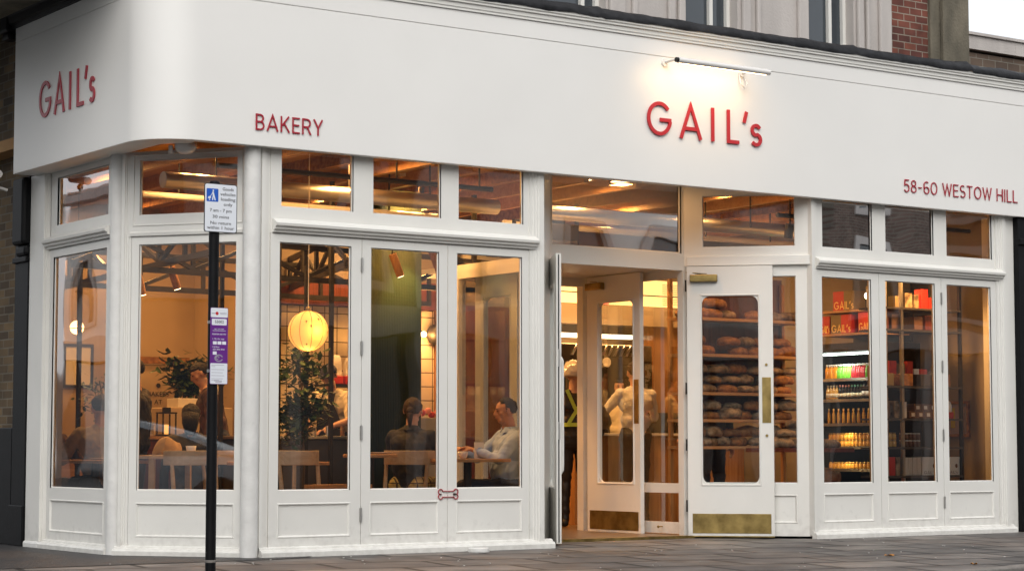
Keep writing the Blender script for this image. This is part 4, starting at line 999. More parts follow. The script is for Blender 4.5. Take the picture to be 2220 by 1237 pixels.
# ================================================================== tables and chairs
def table(label, x, y, w, d, h=0.75, wood=None, round_=False, leg='centre'):
    T = thing('table', label, 'table', (x, y, 0.02), group='cafe tables'); wood = wood or OAKX
    a = MB()
    if round_: a.lathe([(w/2-.004, h-0.028), (w/2, h-0.02), (w/2, h-.004), (w/2-.006, h)], (x, y, 0), 32)
    else: a.box(x-w/2, x+w/2, y-d/2, y+d/2, h-0.028, h)
    a.build('tabletop', wood, T, bevel=0 if round_ else 0.004)
    if leg == 'centre':
        a = MB(); a.tube([(x, y, 0.05), (x, y, h-.03)], 0.035, 14); a.build('pedestal', BLACKM if wood is OAKX else wood, T)
        a = MB(); a.lathe([(0.24, 0.021), (0.24, 0.034), (0.04, 0.05)], (x, y, 0), 24); a.build('base', BLACKM, T)
    else:
        for sx in (-1, 1):
            for sy in (-1, 1):
                a = MB(); a.bar((x+sx*(w/2-.05), y+sy*(d/2-.05), 0.021), (x+sx*(w/2-.06), y+sy*(d/2-.06), h-.029), 0.045); a.build('leg', wood, T)
    return T
table('oak cafe table with a white cup in front of the seated man', -0.52, 0.50, 0.62, 0.42)
table('round oak table left of the seated woman', -1.36, 0.72, 0.46, 0.46, h=0.79, round_=True, wood=OAKX)
table('oak table behind the chair in the first folding window', -1.92, 1.30, 0.72, 0.5, h=0.725)
table('pale table with paper bag and cup in the corner window', -2.72, 1.72, 0.66, 0.55, h=0.78, wood=ASHW, leg='four')
table('oak table in front of the people in the side window', -3.12, 2.35, 0.42, 1.3, h=0.74)
def chair(label, x, y, rz, wood=None, first=None):
    if first is not None: return dup(first, (x, y, 0.02), rz, label)
    T = thing('chair', label, 'chair', (x, y, 0.02), rz, group='wooden cafe chairs'); L = LF(T); wood = wood or ASHW
    a = MB(); a.box(-.21, .21, -.20, .20, 0.425, 0.45, L); a.build('seat', wood, T, bevel=0.01)
    a = MB(); pts = [(0.235*math.sin(R(t)), -0.03-0.21*math.cos(R(t))) for t in range(-78, 79, 12)]
    vs = []
    for px_, py_ in pts:
        n_ = Vector((px_, py_+.03, 0)).normalized()*0.011
        for s_ in (1, -1):
            for z in (0.68, 0.80): vs.append(L(px_+n_.x*s_, py_+n_.y*s_, z))
    fs = []
    for i in range(len(pts)-1):
        b = i*4; fs += [(b, b+4, b+5, b+1), (b+2, b+3, b+7, b+6), (b+1, b+5, b+7, b+3), (b, b+2, b+6, b+4)]
    a.add(vs, fs+[(0, 1, 3, 2), (len(vs)-4, len(vs)-2, len(vs)-1, len(vs)-3)]); a.build('backrest', wood, T, bevel=0.004)
    for sx in (-1, 1):
        a = MB(); a.tube([L(sx*.19, -.20, 0.0), L(sx*.185, -.19, 0.44), L(sx*.19, -.15, 0.69)], [0.014, 0.019, 0.016], 10); a.build('leg', wood, T)
        a = MB(); a.tube([L(sx*.19, .19, 0.0), L(sx*.18, .175, 0.425)], [0.014, 0.019], 10); a.build('leg', wood, T)
    return T
ch = chair('pale chair with curved back at the corner window table', -2.70, 1.44, R(-6))
chair('pale chair with curved back behind the sign pole', -2.24, 1.95, R(12), first=ch)
chair('pale chair at the left edge of the first folding window', -1.93, 1.10, R(4), first=ch)
chair('chair under the woman in the dark jacket', -0.84, 0.86, R(-55), first=ch)
chair('chair under the man in the white shirt', -0.06, 0.62, R(90), first=ch)
chair('chair pushed to the back table behind the plant', -1.62, 1.95, R(150), first=ch)

# window ledge bench along the first leaf
a = MB(); a.box(-1.95, -1.40, 0.62, 0.80, 0.50, 0.54); tag(a.build('low_shelf', OAKX), 'low oak shelf behind the first folding window glass', 'shelf')

# ================================================================== tabletop things
T = thing('coffee_cup', 'white coffee cup in front of the seated man', 'cup', (-0.60, 0.45, 0.75))
a = MB(); a.lathe([(0.022, 0.0), (0.026, 0.004), (0.038, 0.03), (0.042, 0.062), (0.039, 0.062), (0.034, 0.03), (0.02, 0.008)], (-0.60, 0.45, 0.751), 20); a.build('bowl', CHINA, T, smooth=True)
a = MB(); a.tube([(-0.638, 0.44, 0.80), (-0.66, 0.432, 0.797), (-0.662, 0.432, 0.778), (-0.636, 0.441, 0.768)], 0.0045, 8); a.build('handle', CHINA, T, smooth=True)
a = MB(); a.lathe([(0.025, 0), (0.06, 0.004), (0.07, 0.012), (0.068, 0.013), (0.03, 0.005)], (-2.58, 1.62, 0.781), 20); tag(a.build('saucer', CHINA, smooth=True), 'white saucer under the cup beside the paper bag', 'saucer')
a = MB(); a.lathe([(0.026, 0), (0.040, 0.03), (0.046, 0.065), (0.042, 0.065), (0.035, 0.03), (0.02, 0.008)], (-2.58, 1.62, 0.795), 20); tag(a.build('cup', CHINA, smooth=True), 'white cup beside the brown paper bag', 'cup')
def crumple(mb, c, s, seed, n=10, amp=0.18):
    """a crumpled bag: a boxy closed shell with creases"""
    c = Vector(c); vs = []; fs = []
    for i in range(n+1):
        t = i/n
        for k in range(16):
            a_ = 2*math.pi*k/16; q = 1/max(abs(math.cos(a_)), abs(math.sin(a_)))*0.82
            w_ = (1-0.35*t**3)*(0.96 if 0 < i < n else 0.8)
            p = Vector((math.cos(a_)*q*s[0]*w_, math.sin(a_)*q*s[1]*w_, t*s[2]))
            d_ = noise.noise_vector(p*9+Vector((seed, 0, 0)))*amp*min(s)
            vs.append(c+p+(d_ if i > 0 else Vector((d_.x, d_.y, 0))))
    for i in range(n):
        for k in range(16): fs.append((i*16+k, i*16+(k+1) % 16, (i+1)*16+(k+1) % 16, (i+1)*16+k))
    fs += [tuple(range(15, -1, -1)), tuple(n*16+k for k in range(16))]
    return mb.add(vs, fs)
a = MB(); crumple(a, (-2.72, 1.72, 0.782), (0.125, 0.10, 0.125), 3, amp=0.5); tag(a.build('paper_bag', PAPERB), 'crumpled brown paper bag on the corner table', 'paper bag')
# cabinet wall with lettering at the back of the corner room
CW = thing('pantry_door', 'cream door with black lettering and a round black mark', 'door', (-0.9, 5.9, 0.02))
a = MB(); a.box(-1.22, -0.58, 5.86, 5.92, 0.021, 1.72); a.build('panel', PLASTER, CW, bevel=0.005)
a = MB(); a.box(-1.28, -0.53, 5.83, 5.93, 1.73, 1.80); a.build('head', CRUST, CW)
FB = Fr((0, 5.855, 0), (1, 0, 0), (0, -1, 0))
a = MB(); text(a, 'BAKERS', -0.88, 1.385, 0.05, FB, 0.002); text(a, 'AT', -0.88, 1.30, 0.05, FB, 0.002); text(a, 'WORK', -0.88, 1.215, 0.05, FB, 0.002); a.build('lettering', BLACKT, CW)
a = MB(); a.tube([(-0.88, 5.858, 1.50), (-0.88, 5.852, 1.50)], 0.024, 20); a.build('mark', BLACKT, CW)
w = MB(); w.box(-3.3, -0.25, 5.4, 6.1, 0.021, 0.93); tag(w.build('low_cabinet', OAKX), 'long low oak cabinet along the back wall', 'cabinet')
# side station with cups
SS = thing('drinks_station', 'cream serving station with stacked cups on top', 'counter', (-1.25, 4.5, 0.02))
a = MB(); a.box(-1.50, -0.80, 4.3, 4.8, 0.021, 1.24); a.build('cabinet', PLASTER, SS, bevel=0.01)
a = MB(); a.box(-1.38, -1.14, 4.35, 4.6, 1.241, 1.33); tag(a.build('card_box', CARDW, bevel=0.004), 'white card box on the drinks station', 'box')
for k_ in range(2):
    a = MB(); r0 = 0.05
    for i in range(9): a.lathe([(0.038, 0), (0.05, 0.03), (0.052, 0.031)], (-1.06+k_*0.11, 4.42, 1.241+i*0.018+k_*0), 16)
    a.lathe([(0.045, 0.0), (0.034, 0.09)], (-1.06+k_*0.11, 4.42, 1.241+9*0.018+.013), 16)
    tag(a.build('cup_stack', CARDW), ['tall stack of paper cups left of the sign plate', 'tall stack of paper cups behind the sign plate'][k_], 'cups', 'stacks of paper cups')
LN = thing('lantern', 'black metal lantern standing on the sideboard', 'lantern', (-1.91, 3.5, 0.95))
a = MB()
for sx in (-1, 1):
    for sy in (-1, 1): a.box(-1.91+sx*.065-.006, -1.91+sx*.065+.006, 3.5+sy*.065-.006, 3.5+sy*.065+.006, 0.97, 1.16)
a.box(-1.985, -1.835, 3.425, 3.575, 0.951, 0.969); a.box(-1.985, -1.835, 3.425, 3.575, 1.161, 1.175); a.box(-1.94, -1.88, 3.47, 3.53, 1.176, 1.22); a.build('frame', BLACKM, LN)
a = MB(); a.tube([(-1.91, 3.5, 0.97), (-1.91, 3.5, 1.06)], 0.02, 12); a.build('candle', LAMPG, LN)
SB = thing('sideboard', 'dark sideboard under the lantern', 'sideboard', (-2.0, 3.6, 0.02))
a = MB(); a.box(-2.4, -1.55, 3.35, 3.75, 0.021, 0.92); a.build('carcass', DWOOD, SB); a = MB(); a.box(-2.42, -1.53, 3.33, 3.77, 0.921, 0.95); a.build('top', OAKX, SB)
for i in range(4):
    a = MB(); a.lathe([(0.08, 0), (0.085, 0.002), (0.085, 0.03), (0.08, 0.032)], (-2.12, 3.5, 0.951+i*0.034), 20); tag(a.build('tin', STEEL), 'shallow metal tin in the stack beside the lantern', 'tin', 'stacked shallow tins')
# ================================================================== plants
def leafy(name, label, base, crown, n, ls, seed, pot=True, gap=0.0, clusters=14):
    rnd = random.Random(seed); bx, by, bz = base; T = thing(name, label, 'plant', base)
    if pot:
        a = MB(); a.lathe([(0.11, 0), (0.15, 0.02), (0.17, 0.28), (0.155, 0.28), (0.14, 0.25)], base, 20); a.build('pot', COUNTER, T, smooth=False)
        z0 = bz+.25
    else: z0 = bz
    cx, cy, cz, rx, ry, rz = crown
    centers = [Vector((cx+rx*rnd.uniform(-1, 1)*.85, cy+ry*rnd.uniform(-1, 1)*.85, cz+rz*rnd.uniform(-1, 1))) for _ in range(clusters)]
    a = MB(); a.tube([(bx, by, z0), (bx+.02, by, z0+.4), (cx, cy, cz+rz*.8)], [0.014, 0.011, 0.005], 8)
    for c in centers[:10]:
        m_ = Vector((bx+(cx-bx)*.6, by, max(z0, c.z-.22))); a.tube([m_, (m_+c)/2+Vector((0, 0, .03)), c], [0.006, .004, .002], 5)
    a.build('stem', STEM, T)
    a = MB()
    for i in range(n):
        c = rnd.choice(centers); p = c+Vector((rnd.gauss(0, .07), rnd.gauss(0, .07), rnd.gauss(0, .06)))
        d = Vector((rnd.uniform(-1, 1), rnd.uniform(-1, 1), rnd.uniform(-.7, .5))).normalized(); u = d.cross(Vector((rnd.uniform(-.3, .3), rnd.uniform(-.3, .3), 1))).normalized(); s = ls*rnd.uniform(.6, 1.25); nn = d.cross(u)
        pts = [p, p+d*.35*s+u*.22*s+nn*.03*s, p+d*.75*s+u*.17*s, p+d*s-nn*.08*s, p+d*.75*s-u*.17*s, p+d*.35*s-u*.22*s+nn*.03*s]
        a.add(pts, [(0, 1, 2, 5), (5, 2, 3, 4)] if False else [(0, 1, 2, 3, 4, 5)])
    a.build('foliage', LEAFM, T)
    return T
leafy('potted_plant', 'tall leafy plant below the round paper lamp', (-1.52, 1.6, 0.021), (-1.55, 1.6, 1.33, 0.17, 0.15, 0.38), 950, 0.095, 4, clusters=30)
leafy('potted_plant', 'dark feathery plant behind the cup stacks', (-0.95, 5.0, 0.95), (-0.93, 5.0, 1.58, 0.26, 0.15, 0.14), 800, 0.12, 9, clusters=20)
leafy('potted_plant', 'small bright plant with yellow flowers in the side window', (-2.62, 3.3, 0.74), (-2.68, 3.3, 1.32, 0.10, 0.1, 0.16), 160, 0.06, 12, pot=False, clusters=8)

# timber joists and services under the ceiling, seen through the transom lights
for i in range(15):
    x = -3.2+i*0.62; y0 = 0.45 if x < -2.9 else 0.10
    if -0.2 < x < 3.1: y0 = 1.0
    a = MB(); a.box(x-.03, x+.03, y0, 4.65 if x > -.2 else 6.15, 3.30, 3.418); tag(a.build('ceiling_joist', OAKX if i % 3 else CRUST), None, 'joist', 'ceiling joists')['label'] = 'brown timber joist running back under the ceiling'
for k_, (y, z, r_, m_, tx) in enumerate(((0.55, 3.10, .022, BLACKM, 'thin black pipe hung just behind the upper windows'), (1.35, 3.06, .07, STEEL, 'fat steel duct hung behind the upper windows'), (2.05, 3.02, .03, CHINA, 'white pipe hung under the joists'))):
    T = thing('service_pipe', tx, 'pipe', (-2.0, y, z))
    a = MB(); a.tube([(-3.0 if k_ else -2.9, y, z), (-0.2 if k_ < 1 else .4, y+.05, z)], r_, 14); a.build('left_run', m_, T, auto=40)
    a = MB(); a.tube([(3.2 if k_ < 1 else 1.0, y+.1, z), (5.9, y+.1, z)], r_, 14); a.build('right_run', m_, T, auto=40)
    for x in (-2.5, -1.2, -.35, 3.5, 4.4, 5.4):
        a = MB(); a.box(x-.006, x+.006, y+.02, y+.032, z, 3.418); a.build('hanger', BLACKM, T)
# table clutter
def small(kind, x, y, z, label):
    a = MB()
    if kind == 'plate': a.lathe([(0.05, 0), (0.09, .006), (0.105, .014), (0.10, .015), (0.05, .006)], (x, y, z), 24); o = a.build('plate', CHINA, smooth=True); tag(o, label, 'plate')
    if kind == 'glass': a.lathe([(0.026, 0), (0.033, .11), (0.030, .11), (0.024, .008)], (x, y, z), 16); o = a.build('drinking_glass', CREAM_, smooth=True); tag(o, label, 'glass')
    if kind == 'napkin': a.box(x-.06, x+.06, y-.05, y+.05, z, z+.004); o = a.build('napkin', CARDW); tag(o, label, 'napkin')
    if kind == 'card': a.prism([(x-.05, z), (x+.05, z), (x+.05, z+.14), (x-.05, z+.14)], y, y+.004, W0); o = a.build('menu_card', CARDW); tag(o, label, 'card')
CREAM_ = mat('tinted_glass', (.45, .42, .36), .08)
small('plate', -1.86, 1.25, .727, 'white plate on the oak table behind the first folding window'); small('glass', -2.05, 1.35, .727, 'drinking glass on the oak table behind the first folding window')
small('glass', -1.42, .76, .792, 'drinking glass on the round table beside the woman'); small('plate', -1.28, .68, .792, 'white plate on the round table beside the woman')
small('napkin', -2.90, 1.58, .782, 'folded napkin at the left edge of the corner table'); small('glass', -3.14, 1.95, .742, 'drinking glass on the table in the side window'); small('plate', -3.12, 2.2, .742, 'white plate on the table in the side window'); small('card', -.36, .56, .752, 'small card standing by the seated man')
for k_, (x, z, w_, h_, m_) in enumerate(((-3.0, 1.75, .5, .62, REDC), (-2.2, 1.85, .42, .55, OLIVE), (-1.65, 1.7, .34, .46, CARDW))):
    T = thing('framed_print', ['red', 'olive', 'pale'][k_]+' framed print on the back wall of the corner room', 'picture', (x, 6.16, z))
    a = MB(); a.plate(x-w_/2, x+w_/2, z-h_/2, z+h_/2, -6.198, -6.17, FM, holes=[(x-w_/2+.03, x+w_/2-.03, z-h_/2+.03, z+h_/2-.03)]); a.build('frame', BLACKM, T)
    a = MB(); a.box(x-w_/2+.03, x+w_/2-.03, 6.18, 6.19, z-h_/2+.03, z+h_/2-.03); a.build('print', m_, T)
# ================================================================== street things
SP = thing('sign_post', 'black kerbside post with a loading sign and a purple parking plate', 'sign post', (-3.838, -1.25, -0.04))
a = MB(); a.tube([(-3.838, -1.25, -0.05), (-3.838, -1.25, 2.70)], 0.0365, 24); a.lathe([(0.0365, 2.70), (0.03, 2.712), (0.0, 2.716)], (-3.838, -1.25, 0), 24); a.build('pole', BLACK, SP, auto=40)
a = MB(); a.lathe([(0.038, 0.052), (0.039, 0.056), (0.039, 0.066), (0.038, 0.07)], (-3.838, -1.25, 0), 24); a.build('joint_ring', KERB, SP, auto=40)
FP = Fr((0, -1.293, 0), (1, 0, 0), (0, -1, 0))
def rrect(u0, u1, z0, z1, r, n=5):
    p = []
    for cx, cz, a0 in ((u1-r, z0+r, -90), (u1-r, z1-r, 0), (u0+r, z1-r, 90), (u0+r, z0+r, 180)):
        p += [(cx+r*math.cos(R(a0+90*i/n)), cz+r*math.sin(R(a0+90*i/n))) for i in range(n+1)]
    return p
a = MB(); a.prism(rrect(-3.941, -3.683, 2.347, 2.692, 0.018), 0.0, 0.0035, FP); pl = a.build('loading_plate', BLACKT, SP)
a = MB(); a.prism(rrect(-3.935, -3.689, 2.353, 2.686, 0.014), 0.0036, 0.0042, FP); a.build('plate_face', SIGNW, pl)
a = MB()
for t_, u, z, w_ in (('Goods', -3.756, 2.645, .086), ('vehicles', -3.756, 2.609, .118), ('loading', -3.756, 2.573, .112), ('only', -3.756, 2.537, .068), ('7 am - 7 pm', -3.812, 2.492, .17), ('30 mins', -3.812, 2.448, .128), ('No return', -3.812, 2.404, .16), ('within 1 hour', -3.812, 2.370, .21)):
    text(a, t_, u, z, 0.022, FP, 0.0048, width=w_)
a.build('lettering', BLACKT, pl)
a = MB(); a.prism(rrect(-3.924, -3.832, 2.562, 2.654, 0.006), 0.0044, 0.0048, FP); a.build('blue_panel', SIGNB, pl)
a = MB(); a.prism([(-3.872+.006*math.cos(R(t)), 2.640+.006*math.sin(R(t))) for t in range(0, 360, 30)], 0.0050, 0.0054, FP)   # man wheeling a sack barrow
a.prism([(-3.880, 2.630), (-3.870, 2.633), (-3.860, 2.600), (-3.852, 2.572), (-3.861, 2.572), (-3.869, 2.598), (-3.873, 2.572), (-3.882, 2.572), (-3.876, 2.605)], 0.0050, 0.0054, FP)
a.ribbon([(-3.878, 2.624), (-3.893, 2.600), (-3.914, 2.585)], 0.004, 0.0056, 0.0059, FP)
a.prism([(-3.912, 2.594), (-3.894, 2.602), (-3.888, 2.588), (-3.906, 2.580)], 0.0050, 0.0054, FP); a.prism([(-3.900+.005*math.cos(R(t)), 2.575+.005*math.sin(R(t))) for t in range(0, 360, 45)], 0.0050, 0.0054, FP)
a.build('pictogram', SIGNW, pl)
a = MB(); a.prism(rrect(-3.882, -3.746, 1.286, 1.820, 0.010), 0.0, 0.004, FP); p2 = a.build('parking_plate', SIGNP, SP)
a = MB(); a.prism(rrect(-3.880, -3.748, 1.752, 1.818, 0.008), 0.0041, 0.0046, FP); a.build('white_field', SIGNW, p2); a = MB(); a.prism(rrect(-3.872, -3.756, 1.698, 1.742, 0.006), 0.0041, 0.0046, FP); a.build('white_field', SIGNW, p2); a = MB(); a.prism(rrect(-3.880, -3.748, 1.289, 1.432, 0.006), 0.0041, 0.0046, FP); a.build('white_field', SIGNW, p2); a = MB()
for i in range(3): a.prism(rrect(-3.862+i*.036, -3.832+i*.036, 1.563, 1.585, 0.003), 0.0041, 0.0046, FP)
a.prism(rrect(-3.862, -3.832, 1.492, 1.514, 0.003), 0.0041, 0.0046, FP); a.build('app_badge', SIGNW, p2)
a = MB(); text(a, '55002', -3.814, 1.712, 0.020, FP, 0.0050, width=.068); a.build('location_number', BLACKT, p2)
a = MB(); text(a, 'REGISTER AND PAY', -3.814, 1.630, 0.010, FP, 0.0046, width=.108); text(a, '1. By the app', -3.868, 1.598, 0.010, FP, 0.0046, align='LEFT', width=.09); text(a, '2. By Phone', -3.868, 1.542, 0.009, FP, 0.0046, align='LEFT', width=.055); text(a, '020 3046 0010', -3.862, 1.524, 0.010, FP, 0.0046, align='LEFT', width=.09)
text(a, 'FIRST TIME USERS', -3.814, 1.668, 0.006, FP, 0.0046, width=.075); text(a, 'REGISTRATION IS REQUIRED', -3.814, 1.656, 0.006, FP, 0.0046, width=.10)
a.build('white_print', SIGNW, p2)
a = MB()
for i, l_ in enumerate((.10, .03, 0, .10, 0, .09, 0, .10, 0, .09, .06)):
    if l_: a.box(-3.872, -3.872+l_, 0.0047, 0.0049, 1.418-i*.0105, 1.4205-i*.0105, FP)
a.box(-3.85, -3.79, 0.0047, 0.0049, 1.308, 1.312, FP); a.box(-3.84, -3.79, 0.0047, 0.0049, 1.299, 1.303, FP)
a.box(-3.812, -3.757, 0.0047, 0.0049, 1.782, 1.785, FP); a.box(-3.806, -3.757, 0.0047, 0.0049, 1.774, 1.777, FP); a.box(-3.874, -3.845, 0.0047, 0.0049, 1.777, 1.782, FP)
a.build('small_print', SIGNG, p2)
a = MB(); a.prism([(-3.832+.012*math.cos(R(t)), 1.780+.012*math.sin(R(t))) for t in range(0, 360, 20)], 0.0047, 0.0050, FP); a.build('round_mark', REDL, p2)
a = MB(); a.ribbon(arc(-3.815, 1.468, .030, .022, 20, 340, 16), 0.008, 0.0041, 0.0045, FP); a.ribbon(arc(-3.825, 1.470, .012, .010, 0, 300, 10), 0.006, 0.0046, 0.0048, FP); a.build('emblem', SIGNG, p2)
for z in (2.60, 2.42, 1.72, 1.38):
    a = MB(); a.lathe([(0.0375, z-.010), (0.0395, z-.010), (0.0395, z+.010), (0.0375, z+.010)], (-3.838, -1.25, 0), 24); a.build('clip_band', STEEL, SP)

# picture light over the large sign lettering
PLT = thing('picture_light', 'white tubular picture light shining on the large red lettering', 'sign lamp', (1.59, -0.45, 4.2))
a = MB(); a.tube([(1.054, -0.45, 4.225), (2.123, -0.45, 4.225)], 0.026, 20); a.build('housing', CHINA, PLT, auto=40)
a = MB(); a.tube([(1.030, -0.45, 4.225), (1.0535, -0.45, 4.225)], 0.022, 16); a.build('end_cap', BLACKM, PLT)
for x in (1.184, 2.094):
    a = MB(); a.tube([(x, -0.10, 4.265), (x, -0.12, 4.265)], 0.035, 16); a.build('wall_rose', CHINA, PLT, auto=40)
    a = MB(); a.tube([(x, -0.11, 4.265), (x, -0.28, 4.275), (x, -0.44, 4.235)], 0.011, 8); a.build('bracket', CHINA, PLT, smooth=True)
a = MB(); a.tube([(2.06, -0.11, 4.25), (2.05, -0.14, 4.16), (2.09, -0.15, 4.12), (2.13, -0.14, 4.16), (2.11, -0.12, 4.24)], 0.006, 6); a.build('cable_loop', CHINA, PLT, smooth=True)
a = MB(); a.obox((1.59, -0.432, 4.203), (0.50, 0, 0), (0, 0.010, 0.004), (0, 0.001, -0.002)); a.build('diffuser', LAMPW, PLT)
pl_ = lamp('picture_light_beam', (1.59, -0.425, 4.19), 1.5, size=1.0, size_y=0.03, parent=PLT, rot=(R(58), 0, 0), col=(1.0, 0.66, 0.34), spread=R(150))

# bone shaped dog hook, puck, leaves, camera, corner light
a = MB(); c = (-1.051, 0.466); w_, h_ = 0.075, 0.022
ol = []
for cx, cz, a0, a1 in ((c[0]+w_, c[1]+h_*.9, -60, 170), (c[0]-w_, c[1]+h_*.9, 10, 240), (c[0]-w_, c[1]-h_*.9, 120, 350), (c[0]+w_, c[1]-h_*.9, 190, 420)):
    ol += arc(cx, cz, .021, .021, a0, a1, 10)
a.ribbon(ol, 0.0055, 0.004, 0.012, FM, closed=True); bh = a.build('dog_hook', REDD); tag(bh, 'red bone shaped dog hook fixed between the folding window leaves', 'hook')
a = MB(); a.box(-1.13, -1.118, 0.002, 0.013, 0.460, 0.470, FM); a.build('fixing', BLACKM, bh); a = MB(); a.box(-1.00, -0.975, 0.002, 0.016, 0.460, 0.472, FM); a.build('fixing', BLACKM, bh)
a = MB(); a.lathe([(0.088, 0), (0.09, 0.006), (0.086, 0.034), (0.078, 0.038), (0.0, 0.039)], (-0.86, -0.17, -0.008), 24); tag(a.build('doorstop', ROUGHW, auto=40), 'round white painted puck lying against the plinth', 'doorstop')
LFM = mat('autumn_leaf', (0.48, 0.22, 0.02), 0.7, vscale=60, col2=(0.30, 0.10, 0.015))
LFM2 = mat('litter', (0.55, 0.53, 0.50), 0.8)
def fallen(x, y, s, rz, label):
    a = MB(); z = gz(x, y)-0.002+0.006; pts = []
    for k in range(15):
        t = 2*math.pi*k/15; r_ = s*(0.55+0.45*abs(math.cos(2.5*t)))
        pts.append((x+r_*math.cos(t+rz), y+r_*math.sin(t+rz), z+0.004+0.012*abs(math.sin(2*t+1))))
    a.add([(x, y, z+.002)]+pts, [(0, 1+k, 1+(k+1) % 15) for k in range(15)])
    tag(a.build('fallen_leaf', LFM), label, 'leaf', 'fallen yellow leaves')
fallen(1.64, -2.36, 0.055, 0.3, 'curled yellow leaf in the middle of the pavement')
fallen(1.42, -3.45, 0.030, 1.1, 'small yellow leaf by the kerb')
rnd = random.Random(5)
a = MB()
for i in range(70):
    x, y = rnd.uniform(-4.5, 3.5), rnd.uniform(-3.0, -0.15); s = rnd.uniform(.004, .011)
    if y < -2.6 and x < -1: continue
    a.ball((x, y, gz(x, y)+0.006), (s, s*.7, s*.35), 6)
lt = a.build('pavement_grit', LFM2); tag(lt, 'pale grit and crumbs scattered over the pavement', 'grit', kind='stuff')
SCM = thing('security_camera', 'white security camera on the brick wall at the left edge', 'camera', (-3.95, 2.75, 3.2))
a = MB(); a.tube([(-3.93, 2.62, 3.175), (-3.93, 3.0, 3.235)], 0.035, 14); a.build('housing', CHINA, SCM, auto=40)
a = MB(); a.tube([(-3.93, 2.74, 3.18), (-3.90, 2.74, 3.08), (-3.80, 2.76, 3.06)], 0.014, 8); a.build('bracket', CHINA, SCM)
a = MB(); a.ball((-3.93, 2.80, 3.14), 0.03, 12); a.build('lens', BLACKM, SCM)
CL = thing('soffit_light', 'round white bulkhead light under the rounded fascia corner', 'light', (-3.36, 0.18, 3.12))
a = MB(); a.ball((-3.36, 0.20, 3.17), (0.085, 0.085, 0.06), 20); a.build('dome', CHINA, CL, smooth=True)
a = MB(); a.tube([(-3.45, 0.27, 3.12), (-3.45, 0.27, 3.18)], 0.018, 10); a.build('sensor', CHINA, CL)

# ================================================================== bread rack, display fridge, product shelves
def loaf_mesh(l, r, h, seed, slash=True):
    a = MB(); n, m = 14, 14; vs = []; fs = []
    for i in range(n+1):
        t = -1+2*i/n; w = math.sqrt(max(0, 1-abs(t)**2.6))
        for k in range(m):
            q = 2*math.pi*k/m; y = math.cos(q)*r*w; z = math.sin(q)*h*w
            z = max(z, -h*.55); d = noise.noise(Vector((t*3+seed, math.cos(q)*2, math.sin(q)*2)))*.18
            y *= 1+d; z *= 1+d
            if slash and math.sin(q) > .75 and abs(math.sin(t*9+seed)) > .86: z -= h*.13
            vs.append((t*l, y, z+h*.55))
    for i in range(n):
        for k in range(m): fs.append((i*m+k, i*m+(k+1) % m, (i+1)*m+(k+1) % m, (i+1)*m+k))
    a.add(vs, fs+[tuple(range(m-1, -1, -1)), tuple(n*m+k for k in range(m))]); return a
def proto_mesh(mb, name, mats, smooth=True):
    me = bpy.data.meshes.new(name); me.from_pydata([tuple(v) for v in mb.v], [], [tuple(f) for f in mb.f])
    mats = mats if isinstance(mats, (list, tuple)) else [mats]
    for m_ in mats: me.materials.append(m_)
    me.polygons.foreach_set('material_index', [min(i, len(mats)-1) for i in mb.mi]); me.polygons.foreach_set('use_smooth', [smooth]*len(me.polygons))
    bm = bmesh.new(); bm.from_mesh(me); bmesh.ops.recalc_face_normals(bm, faces=bm.faces); bm.to_mesh(me); bm.free(); me.update(); return me
def put(me, name, loc, rz=0, label=None, cat=None, group=None, s=1, tilt=0):
    o = bpy.data.objects.new(name, me); COL.objects.link(o); o.location = loc; o.rotation_euler = (tilt, 0, rz); o.scale = (s, s, s); return tag(o, label, cat, group)
LV = [proto_mesh(loaf_mesh(.15, .075, .06, 1), 'loaf', CRUST), proto_mesh(loaf_mesh(.13, .10, .07, 5), 'loaf', CRUSTF), proto_mesh(loaf_mesh(.16, .085, .055, 9), 'loaf', CRUSTF)]
RK = thing('bread_rack', 'tall timber bread rack behind the open door leaf', 'shelves', (3.55, 1.85, 0.02))
SHZ = [2.15, 1.785, 1.40, 1.13, 0.86]
for x in (2.90, 4.42):
    a = MB(); a.box(x-.02, x+.02, 1.62, 1.66, 0.021, 2.55); a.build('upright', OAK, RK); a = MB(); a.box(x-.02, x+.02, 1.91, 1.95, 0.021, 2.55); a.build('upright', OAK, RK)
for z in SHZ:
    a = MB(); a.box(2.87, 4.44, 1.60, 1.95, z-.03, z); a.build('shelf', OAKX, RK)
a = MB(); a.box(3.10, 4.44, 1.951, 1.965, 1.1, 2.6); a.build('back_panel', DWOOD, RK)
rnd = random.Random(11); names = ['top', 'second', 'third', 'fourth', 'lowest']
for si, z in enumerate(SHZ):
    lay = (2, 2, 3, 2, 2)[si]
    for l_ in range(lay):
        x = 2.99+0.05*l_; j = 0
        while x < 4.36:
            me = LV[0 if rnd.random() < (.75 if si < 2 else .25) else rnd.choice((1, 2))]
            if not (si == 0 and l_ == 1 and rnd.random() < .5) and not rnd.random() < .06:
                put(me, 'loaf', (x, 1.74+rnd.uniform(-.02, .02), z+l_*.098+.002), rnd.uniform(-.25, .25)+(0 if rnd.random() < .6 else math.pi/2*.2), ['golden', 'floured', 'dark'][LV.index(me)]+f' loaf lying on the {names[si]} shelf of the bread rack' + (', on top of others' if l_ else ''), 'loaf', f'loaves on the {names[si]} shelf', s=rnd.uniform(.82, 1.18), tilt=rnd.uniform(-.15, .15))
            x += rnd.uniform(.20, .28)
